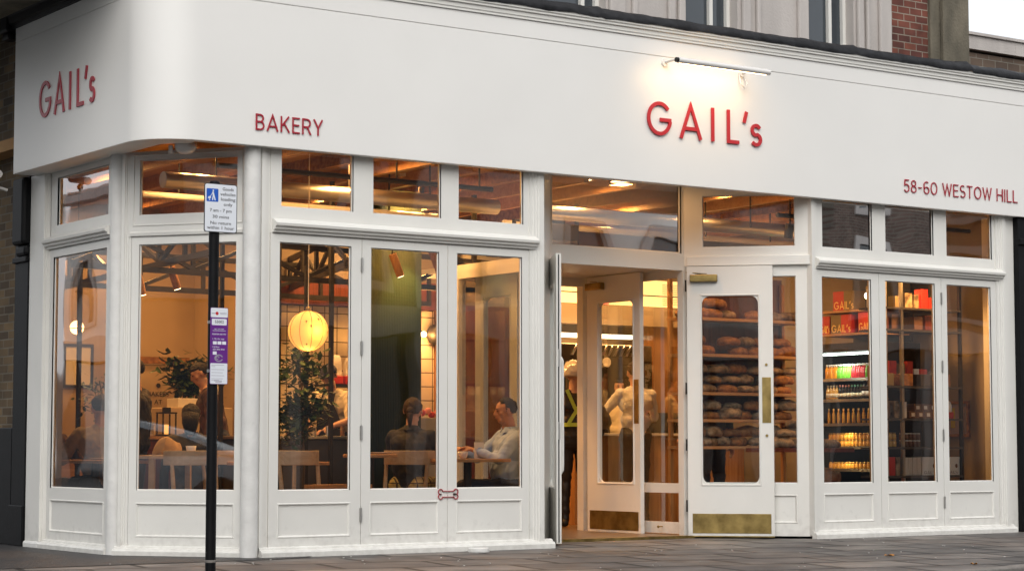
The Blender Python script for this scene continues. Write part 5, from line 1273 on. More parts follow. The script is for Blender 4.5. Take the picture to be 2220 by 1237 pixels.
# a second stepped bread table nearer the window
BT = thing('bread_table', 'dark low bread table inside the right folding window', 'table', (3.65, 0.95, 0.02))
a = MB(); a.box(3.30, 4.25, 0.70, 1.25, 0.80, 0.84); a.build('tabletop', DWOOD, BT); a = MB(); a.box(3.34, 4.21, 0.74, 1.21, 0.021, 0.50); a.build('cloth', REDC, BT)
for i, (x, y, z, v) in enumerate([(3.42, .86, .842, 1), (3.66, .88, .842, 2), (3.92, .9, .842, 1), (3.52, .88, .945, 2), (3.80, .9, .945, 1), (3.66, .9, 1.04, 2), (4.10, .92, .842, 2)]):
    put(LV[v], 'loaf', (x, y, z), rnd.uniform(-.5, .5), 'floured loaf in the heap on the low bread table', 'loaf', 'heap on the bread table')
BAGM = mat('plastic_bag', (0.30, 0.17, 0.10), 0.25, var=.4, vscale=20, bump=.8, bscale=30)
a = MB(); crumple(a, (4.02, 0.86, 0.502), (0.17, 0.10, 0.13), 8, amp=.5); tag(a.build('bagged_loaf', BAGM), 'sliced loaf in clear plastic under the bread table', 'bag')

# fridge: open fronted, facing the entrance
FG = thing('display_fridge', 'open display fridge of drinks and jars behind the first right window', 'fridge', (5.4, 1.65, 0.02))
FX = Fr((5.10, 0, 0), (0, -1, 0), (1, 0, 0))     # u = -Y, d goes into the fridge
a = MB(); a.box(-2.10, -1.24, 0.60, 0.66, 0.021, 1.95, FX); a.box(-2.10, -2.06, 0, 0.60, 0.021, 1.95, FX); a.box(-1.28, -1.24, 0, 0.60, 0.021, 1.95, FX); a.box(-2.0595, -1.2805, 0, 0.60, 1.86, 1.95, FX); a.box(-2.0595, -1.2805, 0, 0.60, 0.021, 0.46, FX); a.build('case', BLACKM, FG)
for z in (1.575, 1.355, 1.10, 0.855, 0.62):
    a = MB(); a.box(-2.058, -1.282, 0.02, 0.58, z-.012, z, FX); a.box(-2.058, -1.282, 0.0, 0.012, z-.028, z+.002, FX); a.build('shelf', STEEL, FG)
a = MB(); a.box(-2.05, -1.29, 0.02, 0.05, 1.825, 1.85, FX); a.build('light_strip', COOLW, FG)
lamp('fridge_light', tuple(FX(-1.665, 0.06, 1.81)), 5.5, size=0.7, size_y=0.05, parent=FG, rot=(0, R(-25), R(0)), col=(.9, 1, .85))
lamp('fridge_light', tuple(FX(-1.665, 0.10, 1.08)), 2.2, size=0.7, size_y=0.05, parent=FG, rot=(0, R(-25), 0), col=(1, .7, .3))
lamp('fridge_light', tuple(FX(-1.665, 0.10, 0.83)), 1.8, size=0.7, size_y=0.05, parent=FG, rot=(0, R(-25), 0), col=(1, .7, .3))
def bottle_me(name, liquid, cap, r=.024, h=.15, lab=None):
    a = MB(); a.m = 0; a.lathe([(r*.9, 0), (r, .006), (r, h*.52), (r*.85, h*.66), (r*.42, h*.80), (r*.42, h*.86)], (0, 0, 0), 12)
    a.m = 1; a.lathe([(r*.5, h*.862), (r*.5, h), (r*.3, h+.001)], (0, 0, 0), 12)
    ms = [liquid, cap]
    if lab: a.m = 2; a.lathe([(r*1.02, h*.14), (r*1.02, h*.42)], (0, 0, 0), 12); ms.append(lab)
    return proto_mesh(a, name, ms)
JO = mat('orange_juice', (.75, .30, .02), .15); JG = mat('green_juice', (.14, .42, .04), .15); JR = mat('red_juice', (.50, .03, .04), .15); DKB = mat('dark_bottle', (.015, .012, .012), .12); AMB = mat('amber_jar', (.60, .33, .06), .12); BLUSH = mat('pink_cap', (.7, .25, .2), .4); MINT = mat('mint_cap', (.25, .6, .4), .4); CREAM = mat('cream_label', (.6, .5, .35), .5)
bo = bottle_me('juice_bottle', JO, CHINA); bgn = bottle_me('juice_bottle', JG, CHINA); br_ = bottle_me('juice_bottle', JR, CHINA)
seq = [bo]*5+[bgn]*6+[br_]*6+[bgn]*4
cn = {id(bo): 'orange', id(bgn): 'green', id(br_): 'red'}
for i, me in enumerate(seq):
    blk = 'right of the red ones' if i >= 17 else 'left of the red ones'
    put(me, 'juice_bottle', FX(-2.02+i*.0355, .05+.004*(i % 2), 1.577), 0, f'{cn[id(me)]} juice bottle with white cap on the top fridge shelf'+(', '+blk if me is bgn else ''), 'bottle', f'{cn[id(me)]} juice bottles'+(' '+blk if me is bgn else ''), s=1.0)
    if i % 2 == 0: put(me, 'juice_bottle', FX(-2.02+i*.0355, .12, 1.577), 0, f'{cn[id(me)]} juice bottle in the back row of the top fridge shelf', 'bottle', f'{cn[id(me)]} juice bottles in the back row')
dk1 = bottle_me('dark_bottle', DKB, BLUSH, .021, .15, CREAM); dk2 = bottle_me('dark_bottle', DKB, MINT, .021, .15, CREAM); tl = bottle_me('tall_bottle', DKB, BLACKT, .034, .19, CARDW); yl = bottle_me('yellow_bottle', AMB, CREAM, .024, .15, CREAM)
for i, me in enumerate([yl]*4+[dk1]*4+[dk2]*4+[tl]*4):
    nm_ = {id(yl): 'pale yellow bottle', id(dk1): 'dark bottle with pink cap', id(dk2): 'dark bottle with mint cap', id(tl): 'tall dark bottle with large pale label'}[id(me)]
    put(me, me.name.split('.')[0], FX(-2.02+i*.0455+(.01*(i-11) if i > 11 else 0), .06, 1.357), 0, nm_+' on the second fridge shelf', 'bottle', nm_+'s on the second fridge shelf')
cb_ = bottle_me('water_bottle', AMB, GOLDT, .0165, .155)
for i in range(19): put(cb_, 'soda_bottle', FX(-2.00+i*.0375, .05+.03*(i % 2), 1.102), 0, 'slim amber soda bottle with gold cap on the third fridge shelf', 'bottle', 'soda bottles on the third fridge shelf')
jm = MB(); jm.m = 0; jm.lathe([(.026, 0), (.028, .004), (.028, .05), (.022, .056)], (0, 0, 0), 12); jm.m = 1; jm.lathe([(.025, .057), (.025, .07)], (0, 0, 0), 12)
jar = proto_mesh(jm, 'jar', [AMB, BRASS])
for s_, z in ((0, .857), (1, .622)):
    for i in range(12):
        for l_ in range(2 if not s_ else 1): put(jar, 'jar', FX(-1.98+i*.057, .06, z+l_*.072), 0, f'amber jar with brass lid on the {["fourth", "lowest"][s_]} fridge shelf', 'jar', f'amber jars on the {["fourth", "lowest"][s_]} fridge shelf')
# gift boxes above the fridge
GS = thing('gift_shelves', 'dark wall shelves of red and olive gift boxes above the fridge', 'shelves', (5.4, 1.65, 2.0))
for z in (2.055, 2.30): a = MB(); a.box(-2.10, -1.24, 0.0, .50, z-.025, z, FX); a.build('shelf', OAKX, GS)
a = MB(); a.box(-1.27, -1.24, -.01, .02, 1.951, 2.9, FX); a.box(-1.27, -1.24, -.01, .02, .021, 1.95, Fr((5.08, 0, 0), (0, -1, 0), (1, 0, 0))); a.build('upright', OAK, GS)
a = MB(); a.box(-2.10, -1.24, .52, .56, 1.96, 3.2, FX); a.build('back', BLACKM, GS)
FGB = Fr((5.10, 0, 0), (0, -1, 0), (-1, 0, 0))
def gift(u0, u1, z0, z1, mat_l, mat_r, label, txt=(1, 1, 1, 1, 1, 1), d=.03):
    T = thing('gift_box', label, 'gift box', tuple(FX((u0+u1)/2, d, z0))); um = (u0+u1)/2
    a = MB(); a.box(u0, um, d, d+.16, z0, z1, FX); a.build('left_half', mat_l, T); a = MB(); a.box(um, u1, d, d+.16, z0, z1, FX); a.build('right_half', mat_r, T)
    a = MB(); F_ = Fr(FX(0, d, 0), (0, -1, 0), (-1, 0, 0)); W = (u1-u0)
    word(a, "GAIL's", u0+.05*W, z0+.012, (z1-z0)*.40, 0.010, .0005, .003, F_, fit=W*.9); a.build('lettering', GOLDT, T)
    return T
gift(-1.895, -1.575, 2.302, 2.505, REDC, OLIVE, 'red and olive gift box on the upper shelf, gold lettering')
gift(-1.935, -1.625, 2.057, 2.255, OLIVE, REDC, 'olive and red gift box in the middle of the lower shelf')
gift(-1.52, -1.285, 2.057, 2.27, REDC, REDC, 'plain red gift box at the right end of the lower shelf')
gift(-2.09, -1.955, 2.057, 2.25, REDC, REDC, 'red gift box cut off at the left end of the lower shelf')
# product shelves across the middle and last right windows
PS = thing('product_shelves', 'black framed shelves of boxes and jars behind the last two windows', 'shelves', (5.1, 0.6, 0.02))
for x in (4.45, 4.678, 5.519):
    a = MB(); a.box(x-.016, x+.016, 0.44, 0.47, 0.021, 2.75); a.build('upright', STEEL if x < 5 else BLACKM, PS)
for z in (2.247, 2.027, 1.46, 1.138, 0.851, 0.565):
    a = MB(); a.box(4.43, 5.52, 0.43, 0.80, z-.022, z-.002); a.build('shelf', COUNTER, PS)
FQ = Fr((0, 0.46, 0), (1, 0, 0), (0, -1, 0))
def item(x0, x1, z0, z1, m, name, label, cat, y0=.47, y1=.62, group=None, bev=.003, parts=()):
    a = MB(); a.box(x0, x1, y0, y1, z0, z1); o = a.build(name, m, bevel=bev); tag(o, label, cat, group); return o
BRN = mat('brown_box', (.16, .085, .055), .5)
a = MB(); crumple(a, (4.52, .54, 1.139), (.05, .06, .17), 21, amp=.25); tag(a.build('coffee_bag', BRN), 'dark bag of coffee left of the shelf upright', 'bag')
item(4.585, 4.655, 1.139, 1.31, CRUSTF, 'tall_box', 'tall tan box between the coffee bag and the upright', 'box')
item(4.70, 4.755, 1.139, 1.30, CARDW, 'slim_carton', 'slim pale carton right of the upright', 'box')
for r_, (z, xs) in enumerate(((1.139, (4.79, 4.90, 5.01, 5.12)), (1.212, (4.86, 4.97, 5.08)))):
    for k_, x in enumerate(xs):
        o = item(x, x+.105, z, z+.07, BRN, 'chocolate_box', f'brown chocolate box in the {["lower", "upper"][r_]} row beside the upright', 'box', group=f'{["lower", "upper"][r_]} row of chocolate boxes')
        a = MB(); a.box(x+.03, x+.075, -.0095, -.0115, z+.018, z+.052, Fr((0, .46, 0), (1, 0, 0), (0, 1, 0))) if False else a.box(x+.03, x+.075, .4675, .4695, z+.018, z+.052); a.build('label_card', CARDW, o)
FB_ = thing('flour_bag', 'white and red flour bag on the shelf in the last window', 'bag', (5.40, .55, 1.139))
a = MB(); crumple(a, (5.40, .55, 1.20), (.055, .05, .12), 31, amp=.35); a.build('top', CHINA, FB_); a = MB(); a.box(5.342, 5.458, .495, .605, 1.139, 1.205); a.build('base', REDC, FB_, bevel=.006)
jb_ = proto_mesh((lambda q: (setattr(q, 'm', 0), q.lathe([(.024, 0), (.026, .003), (.026, .048), (.022, .052)], (0, 0, 0), 12), setattr(q, 'm', 1), q.lathe([(.025, .053), (.025, .066)], (0, 0, 0), 12), q)[-1])(MB()), 'jar', [BRN, CHINA])
for z in (.853, .925):
    for i in range(9):
        x = 4.50+i*.057
        if abs(x-4.678) < .03: continue
        put(jar if i < 3 else jb_, 'jar', (x, .52, z), 0, ('amber' if i < 3 else 'dark')+' preserve jar in a stacked row on the middle product shelf', 'jar', ('amber' if i < 3 else 'dark')+' preserve jars')
item(4.47, 4.585, .567, .75, REDC, 'red_box', 'red box on the lowest product shelf', 'box'); item(4.592, 4.655, .567, .75, CRUSTF, 'tan_carton', 'tan carton beside the red box', 'box')
for k_ in range(4): item(4.705+k_*.062, 4.762+k_*.062, .567, .745, CARDW, 'slim_carton', 'slim white carton in the row of four on the lowest shelf', 'box', group='four slim cartons on the lowest shelf')
for x0, x1, lb_ in ((4.96, 5.20, 'white printed box with a round mark behind the window post'), (5.29, 5.52, 'white printed box with a round mark in the last window')):
    o = item(x0, x1, .567, .75, CARDW, 'printed_box', lb_, 'box')
    a = MB(); word(a, "GAIL's", x0+.03, .580, .03, .004, .0005, .002, Fr((0, .47, 0), (1, 0, 0), (0, -1, 0)), fit=.15); a.prism([((x0+x1)/2+.05+.018*math.cos(R(t)), .66+.022*math.sin(R(t))) for t in range(0, 360, 30)], .0005, .002, Fr((0, .47, 0), (1, 0, 0), (0, -1, 0))); a.build('print', BRN, o)
for i in range(5):
    x = 4.40+i*.16
    if i != 2: item(x, x+.12, 2.029, 2.029+.13+.02*(i % 3), [DWOOD, BRN, REDC, BRN, DWOOD][i], 'gift_tin', ['dark red tin at the left of the high shelf', 'brown tin on the high shelf', '', 'brown tin right of the upright on the high shelf', 'dark red tin near the right of the high shelf'][i], 'tin')
for i in range(4): item(4.42+i*.27, 4.42+i*.27+.16, 1.462, 1.462+.12, [OLIVE, CRUST, COUNTER, BRN][i], 'gift_pack', ['olive pack', 'tan pack', 'grey pack', 'brown pack'][i]+' on the shelf at head height', 'box')
PF = thing('framed_picture', 'oak framed picture with a yellow stripe on the right side wall', 'picture', (5.94, .9, 1.1))
FPW = Fr((5.948, 0, 0), (0, -1, 0), (-1, 0, 0))
a = MB(); a.plate(-1.085, -.725, .955, 1.33, 0, .025, FPW, holes=[(-1.055, -.755, .985, 1.30)]); a.build('frame', CRUST, PF)
a = MB(); a.box(-1.054, -.756, .002, .006, .986, 1.299, FPW); pp = a.build('print', mat('mauve_print', (.32, .26, .30), .6), PF)
a = MB(); a.box(-.99, -.93, .0065, .008, 1.05, 1.26, FPW); a.build('yellow_stripe', mat('yellow_print', (.45, .36, .02), .6), pp)
# kitchen bits behind the barista
for k_, (x, h_) in enumerate(((.44, .30), (.60, .28), (.76, .29))):
    T = thing('flour_sack', f'{["left", "middle", "right"][k_]} white and red bag on the shelf behind the barista', 'bag', (x, 4.4, 1.50))
    a = MB(); crumple(a, (x, 4.4, 1.58), (.065, .05, h_-.08), 40+k_, amp=.3); a.build('top', CHINA, T); a = MB(); a.box(x-.065, x+.065, 4.35, 4.45, 1.50, 1.585); a.build('band', REDC, T, bevel=.006)
a = MB(); a.box(.30, .95, 4.30, 4.60, 1.47, 1.498); tag(a.build('wall_shelf', BLACKM), 'black shelf carrying the white and red bags', 'shelf')
rnd = random.Random(3)
for k_ in range(12):
    x = -1.3+k_*.15; r_ = rnd.uniform(.02, .035); h_ = rnd.uniform(.05, .11)
    a = MB(); a.lathe([(r_*.9, 0), (r_, .004), (r_, h_), (r_*.9, h_)], (x, 3.02+rnd.uniform(0, .1), .956), 12)
    tag(a.build('glass_jar', [AMB, CREAM, STEEL, CRUST][k_ % 4]), ['small amber', 'small cream', 'small steel', 'small brown'][k_ % 4]+' jar standing along the kitchen counter', 'jar', ['amber', 'cream', 'steel', 'brown'][k_ % 4]+' jars along the kitchen counter')
for k_ in range(6):
    x = .70+k_*.055; a = MB(); a.ball((x, 3.2+.02*(k_ % 2), 1.17+.02*((k_*7) % 3)), .035, 10)
    tag(a.build('flower', REDC if k_ % 2 else BLUSH), ['pink', 'red'][k_ % 2]+' bloom in the bunch beside the tiled wall', 'flower', ['pink', 'red'][k_ % 2]+' blooms beside the tiled wall')
a = MB(); a.box(.66, 1.05, 3.1, 3.45, .021, 1.14); tag(a.build('side_unit', PLASTER, bevel=.005), 'cream unit under the red flowers', 'cabinet')

# fuller product shelves
rnd = random.Random(21)
for si, (z, hm) in enumerate(((2.249, .22), (2.029, .17), (1.462, .26), (1.139, .0))):
    x = 4.50 if si != 1 else 5.06
    while x < 5.44 and hm:
        w_ = rnd.uniform(.06, .12); hh = rnd.uniform(.55, 1)*hm; c_ = rnd.choice(range(5))
        if abs(x+w_/2-4.678) > .07 and not (si == 2 and any(abs(x-(4.42+i*.27)) < .17 for i in range(0))):
            o = item(x, x+w_, z, z+hh, [REDC, OLIVE, CARDW, CRUSTF, CRUST][c_], 'packet', ['red', 'olive', 'white', 'floury tan', 'brown'][c_]+f' packet on the {["topmost", "second", "third"][si]} product shelf, '+['behind', 'beside', 'among'][si]+' similar packs', 'packet', y0=.66, y1=.76, group=['red', 'olive', 'white', 'floury tan', 'brown'][c_]+f' packets on the {["topmost", "second", "third"][si]} product shelf')
        x += w_+rnd.uniform(.01, .05)
for k_, x in enumerate((4.80, 4.87, 4.94, 5.01, 5.30, 5.37)):
    put(yl, 'tall_jar', (x, .56, .853), 0, 'tall amber bottle in a row at the right of the middle product shelf', 'bottle', 'amber bottles on the middle product shelf', s=1.2) if k_ > 3 else None
# ================================================================== people
def ik(S, W, a, b, hint):
    S, W = Vector(S), Vector(W); d = W-S; L = min(d.length, (a+b)*.999); n = d.normalized()
    W = S+n*L; x = (a*a-b*b+L*L)/(2*L); h = math.sqrt(max(0, a*a-x*x))
    hv = Vector(hint); hv = (hv-n*hv.dot(n)).normalized()
    return S+n*x+hv*h, W
def person(label, loc, face, h=1.70, sit=0, wristL=None, wristR=None, hintL=(-.6, -.5, -.6), hintR=(.6, -.5, -.6), turn=0, nod=0, lean=0, twist=0,
           top=None, bottom=None, shoes=None, sleeve='long', hair=None, style='short', build=1.0, fingers=True, voxel=.0095, extras=None, hand_dir=None, skinm=None, group=None, stride=0.0, seat=.46, curl=.6):
    """one body grown from tapered limbs, remeshed into a single skin; faces its local +Y"""
    k = h/1.70; T = thing('person', label, 'person', loc, face, group); L = LF(T)
    top = top or CHINA; bottom = bottom or BLACKT; shoes = shoes or BLACKM; sk = skinm or SKIN
    P = []        # primitives (a, b, ra, rb, flatten(x,y) or None, category)
    def cap(a, b, ra, rb, cat, fl=None): P.append((Vector(a), Vector(b), ra, rb, fl, cat))
    B_ = build
    if sit: pel = Vector((0, 0, seat+.09*k))
    else: pel = Vector((0, 0, .93*k))
    up = Vector((0, math.sin(lean), math.cos(lean))); fw = Vector((0, math.cos(lean), -math.sin(lean)))
    Rt = Matrix.Rotation(twist, 3, 'Z'); rt = Rt @ Vector((1, 0, 0)); fw2 = Rt @ fw
    waist = pel+up*.17*k; chest = pel+up*.36*k; neck = pel+up*.52*k; head = neck+up*.155*k+fw2*.02
    shL = chest+up*.095*k-rt*.175*k*B_**.5; shR = chest+up*.095*k+rt*.175*k*B_**.5
    cap(pel-rt*.07*k, pel+rt*.07*k, .115*k*B_, .115*k*B_, 2 if not sit else 2, 1)
    cap(pel+up*.03, waist, .125*k*B_, .125*k*B_, 1); cap(waist-rt*.05*k, waist+rt*.05*k, .115*k*B_, .115*k*B_, 1)
    cap(chest-rt*.065*k, chest+rt*.065*k, .125*k*B_**.7, .125*k*B_**.7, 1); cap(waist, chest, .13*k*B_, .13*k*B_**.7, 1)
    cap(chest-rt*.12*k+up*.075*k, chest+rt*.12*k+up*.075*k, .075*k, .075*k, 1)
    cap(neck-up*.045*k-rt*.07*k, neck-up*.045*k+rt*.07*k, .052*k, .052*k, 1)
    if B_ > 1.15: cap(waist+fw2*.06-up*.02, waist+fw2*.07+up*.08, .12*k*B_, .11*k*B_, 1)
    cap(neck-up*.04*k, neck+up*.075*k+fw2*.008, .056*k*B_**.4, .053*k*B_**.4, 0)
    # legs
    for s_ in (-1, 1):
        hip = pel+rt*.085*k*s_
        if sit:
            knee = hip+Vector((s_*.05, .42*k, .02)); ank = Vector((knee.x+.02*s_, knee.y-.03, .085))
        else:
            ank = Vector((hip.x+s_*.02, s_*stride*.5, .085*k)); knee = (hip+ank)/2+Vector((0, .025, .0))
        cap(hip, knee, .088*k*B_**.6, .062*k, 2); cap(knee, ank, .060*k, .043*k, 2)
        cap(ank+Vector((0, -.03, -.035*k)), ank+Vector((s_*.02, .13*k, -.045*k)), .042*k, .034*k, 3)
    # arms and hands
    fing = []
    for s_, sh, wr, hn in ((-1, shL, wristL, hintL), (1, shR, wristR, hintR)):
        if wr is None: wr = sh+Vector((s_*.07, .03, -.53*k))
        el, wr = ik(sh, wr, .285*k, .255*k, hn)
        cap(sh, el, .056*k*B_**.5, .045*k, 1); 
        if sleeve == 'short': cap(sh.lerp(el, .55), el, .043*k, .040*k, 0)
        cat = 1 if sleeve == 'long' else 0
        cap(el, el.lerp(wr, .88), .044*k, .033*k if cat else .028*k, cat); cap(el.lerp(wr, .85), wr, .026*k, .024*k, 0)
        hd_ = (wr-el).normalized() if hand_dir is None else Vector(hand_dir).normalized()
        side = Vector((s_, 0, 0)); side = (side-hd_*side.dot(hd_)).normalized(); pn = hd_.cross(side).normalized()
        across = hd_.cross(Vector((0, 0, 1))); across = across.normalized() if across.length > .2 else Vector((0, 1, 0)); dn = hd_.cross(across).normalized()
        if dn.z > 0: dn = -dn
        palm = wr+hd_*.085*k
        for q in (-1, 0, 1): cap(wr+hd_*.02, palm+across*q*.021*k, .020*k, .014*k, 0)
        if fingers:
            for q, ln in zip((-1.5, -.5, .5, 1.5), (.062, .074, .078, .066)):
                p0 = palm+across*q*.0175*k; d1 = (hd_+dn*curl*.5).normalized(); p1 = p0+d1*ln*.5*k; d2 = (hd_*.6+dn*curl).normalized(); p2 = p1+d2*ln*.5*k
                cap(p0, p1, .0095*k, .0088*k, 0); cap(p1, p2, .0088*k, .0075*k, 0)
            tb = wr+hd_*.03*k-across*.02*k*s_*(1 if across.x*s_ > 0 else -1); tdir = (hd_*.7+dn*.5-across*.5*s_*(1 if across.x*s_ > 0 else -1)).normalized()
            cap(tb, tb+tdir*.035*k, .012*k, .011*k, 0); cap(tb+tdir*.035*k, tb+tdir*.06*k+hd_*.008, .0105*k, .009*k, 0)
    # head
    Hm = Matrix.Translation(head) @ Matrix.Rotation(twist+turn, 4, 'Z') @ Matrix.Rotation(-nod, 4, 'X')
    H = lambda x, y, z: Hm @ (Vector((x, y, z))*k)
    cap(H(0, -.015, .030), H(0, .012, .028), .078*k, .074*k, 0); cap(H(0, .02, .0), H(0, .045, -.068), .066*k, .038*k, 0)
    cap(H(-.022, .052, -.072), H(.022, .052, -.072), .024*k, .024*k, 0); cap(H(-.030, .066, .028), H(.030, .066, .028), .020*k, .020*k, 0)
    cap(H(-.045, .045, -.015), H(.045, .045, -.015), .026*k, .026*k, 0)
    cap(H(0, .086, .018), H(0, .104, -.018), .009*k, .0135*k, 0); cap(H(-.012, .090, -.022), H(.012, .090, -.022), .009*k, .009*k, 0)
    cap(H(-.014, .083, -.046), H(.014, .083, -.046), .010*k, .010*k, 0)
    for s_ in (-1, 1): cap(H(s_*.078, -.008, .018), H(s_*.080, -.004, -.018), .014*k, .009*k, 0)
    # union mesh
    mb = MB()
    for a, b, ra, rb, fl, cat in P:
        d = b-a; n = d.normalized() if d.length > 1e-5 else Vector((0, 0, 1)); t = n.orthogonal().normalized(); bb = n.cross(t); vs = []; N = 12
        rows = [(a, -math.cos(R(q)), math.sin(R(q)), ra) for q in (18, 45, 70, 90)]+[(b, math.cos(R(q)), math.sin(R(q)), rb) for q in (90, 70, 45, 18)]
        vs.append(a-n*ra)
        for c, m_, s2, r_ in rows:
            for i in range(N): vs.append(c+n*m_*r_+(t*math.cos(2*math.pi*i/N)+bb*math.sin(2*math.pi*i/N))*s2*r_)
        vs.append(b+n*rb); fs = []
        for i in range(N): fs.append((0, 1+(i+1) % N, 1+i)); fs.append((len(vs)-1, 1+7*N+i, 1+7*N+(i+1) % N))
        for q in range(7):
            for i in range(N): fs.append((1+q*N+i, 1+q*N+(i+1) % N, 1+(q+1)*N+(i+1) % N, 1+(q+1)*N+i))
        mb.add(vs, fs)
    me = bpy.data.meshes.new('b'); me.from_pydata([tuple(v) for v in mb.v], [], [tuple(f) for f in mb.f]); me.update()
    o = bpy.data.objects.new('b', me); COL.objects.link(o)
    rm = o.modifiers.new('r', 'REMESH'); rm.mode = 'VOXEL'; rm.voxel_size = voxel; rm.use_smooth_shade = True
    sm = o.modifiers.new('s', 'SMOOTH'); sm.iterations = 3; sm.factor = .5
    dg = bpy.context.evaluated_depsgraph_get(); ev = bpy.data.meshes.new_from_object(o.evaluated_get(dg)); bpy.data.objects.remove(o)
    V = np.empty(len(ev.vertices)*3); ev.vertices.foreach_get('co', V); V = V.reshape(-1, 3)
    best = np.full(len(V), 9.0); cat_ = np.zeros(len(V), int)
    for a, b, ra, rb, fl, cat in P:
        a_, b_ = np.array(a), np.array(b); ab = b_-a_; l2 = max(1e-9, ab @ ab); t_ = np.clip(((V-a_) @ ab)/l2, 0, 1)
        dd = np.linalg.norm(V-(a_+t_[:, None]*ab), axis=1)-(ra+(rb-ra)*t_)
        if cat in (1, 2, 3): dd -= .003
        m_ = dd < best; best[m_] = dd[m_]; cat_[m_] = cat
    # cloth stands off the skin and creases
    NR = [n_.vector.copy() for n_ in ev.vertex_normals]; V2 = V.copy()
    for i in range(len(V)):
        if cat_[i] in (1, 2):
            c = Vector(V[i]); w_ = noise.noise(Vector((c.x*9, c.y*9, c.z*14)))*.011+noise.noise(Vector((c.x*20, c.y*20, c.z*26+c.x*30)))*.006
            V2[i] = c+NR[i]*(.004+w_)
    ev.vertices.foreach_set('co', V2.ravel())
    ms = [sk, top, bottom, shoes]
    for m_ in ms: ev.materials.append(m_)
    fc = [int(np.bincount(cat_[list(p.vertices)]).argmax()) for p in ev.polygons]
    ev.polygons.foreach_set('material_index', fc); ev.polygons.foreach_set('use_smooth', [True]*len(fc))
    # eyes, brows and mouth joined into the same body mesh
    d2 = MB()
    for s_ in (-1, 1):
        d2.m = 4; d2.ball(H(s_*.031, .079, .012), (.010*k, .006*k, .006*k), 8); d2.m = 5; d2.obox(H(s_*.032, .088, .032), Hm.to_3x3() @ Vector((.015*k, -.003*s_*k, 0)), Hm.to_3x3() @ Vector((0, .003*k, 0)), Hm.to_3x3() @ Vector((0, 0, .0032*k)))
    d2.m = 6; d2.ball(H(0, .0905, -.046), (.021*k, .006*k, .0055*k), 8)
    bm = bmesh.new(); bm.from_mesh(ev); vv = [bm.verts.new(v) for v in d2.v]
    for f_, m_ in zip(d2.f, d2.mi):
        try: q = bm.faces.new([vv[i] for i in f_]); q.material_index = m_; q.smooth = True
        except ValueError: pass
    bm.to_mesh(ev); bm.free()
    for m_ in (EYEM, hair or HAIR, LIPM): ev.materials.append(m_)
    ev.name = 'body'; ob = bpy.data.objects.new('body', ev); COL.objects.link(ob); ob.parent = T; WM[ob.name] = WM[T.name]
    hmat = hair or HAIR
    LH = LF(T); Hw = lambda x, y, z: WM[T.name] @ H(x, y, z)
    def shell(test, r=(.083, .098, .090), c=(0, -.006, .032), nseed=0):
        m2 = MB(); n_ = 26; vs = []; ok = []
        for i in range(n_+1):
            t = math.pi*i/n_
            for j in range(n_*2):
                q = 2*math.pi*j/(n_*2); d = Vector((math.sin(t)*math.cos(q), math.sin(t)*math.sin(q), math.cos(t)))
                rr = 1+.07*noise.noise(d*4+Vector((nseed+h*9, 0, 0)))+.045*noise.noise(Vector((d.x*22, d.y*22, d.z*7)))
                ins = test(d); rr2 = rr if ins else .90
                vs.append(Hw(c[0]+d.x*r[0]*rr2, c[1]+d.y*r[1]*rr2, c[2]+d.z*r[2]*rr2)); ok.append(ins)
        fs = []
        for i in range(n_):
            for j in range(n_*2):
                f_ = (i*n_*2+j, i*n_*2+(j+1) % (n_*2), (i+1)*n_*2+(j+1) % (n_*2), (i+1)*n_*2+j)
                if any(ok[x] for x in f_): fs.append(f_)
        m2.add(vs, fs); return m2
    if style == 'short': shell(lambda d: d.z > .30 or (d.y < .10 and d.z > -.42) or (d.y < -.35 and d.z > -.62)).build('hair', hmat, T, smooth=True)
    elif style == 'receding': shell(lambda d: (d.z > .52 and d.y < .55) or (d.y < .12 and d.z > -.40) or (d.y < -.35 and d.z > -.62)).build('hair', hmat, T, smooth=True)
    elif style in ('bun', 'tied'):
        m2 = shell(lambda d: d.z > .36 or (d.y < .18 and d.z > -.25) or (d.y < -.3 and d.z > -.6), r=(.085, .102, .092))
        m2.ball(Hw(0, -.115, .075 if style == 'bun' else .0), tuple([.040*k]*3), 14)
        if style == 'tied': m2.tube([Hw(0, -.10, .01), Hw(0, -.14, -.04), Hw(0, -.13, -.14)], [.028*k, .030*k, .012*k], 10)
        m2.build('hair', hmat, T, smooth=True)
    elif style == 'long':
        m2 = shell(lambda d: d.z > .36 or (d.y < .12), r=(.088, .102, .092)); m2.tube([Hw(0, -.055, .03), Hw(0, -.075, -.06), Hw(0, -.085, -.17)], [.082*k, .078*k, .045*k], 14); m2.build('hair', hmat, T, smooth=True)
    elif style == 'helmet':
        shell(lambda d: d.z > .12 or (d.y < -.05 and d.z > -.5), r=(.118, .14, .125), c=(0, -.01, .045)).build('helmet', mat('pearl_helmet', (.62, .60, .56), .22, coat=.6), T, smooth=True)
    elif style == 'cap':
        shell(lambda d: (d.y < .12 and d.z > -.5), r=(.083, .099, .088)).build('hair', hmat, T, smooth=True)
        m2 = shell(lambda d: d.z > .30 or (d.y < .0 and d.z > .02), r=(.089, .106, .096)); m2.build('cap', mat('navy_cap', (.03, .035, .07), .8), T, smooth=True)
        m2 = MB(); pts = [Hw(.075*math.sin(R(t)), .07+.085*math.cos(R(t)), .058) for t in range(-80, 81, 16)]+[Hw(.075, .06, .064), Hw(-.075, .06, .064)]
        m2.add(pts+[p+Vector((0, 0, .005)) for p in pts], [tuple(range(len(pts))), tuple(range(2*len(pts)-1, len(pts)-1, -1))]+[(i, (i+1) % len(pts), len(pts)+(i+1) % len(pts), len(pts)+i) for i in range(len(pts))]); m2.build('peak', MATS['navy_cap'], T)
    return T, Hw, P, dict(neck=neck, chest=chest, waist=waist, pel=pel, k=k, L=L, fw=fw2, rt=rt, up=up)
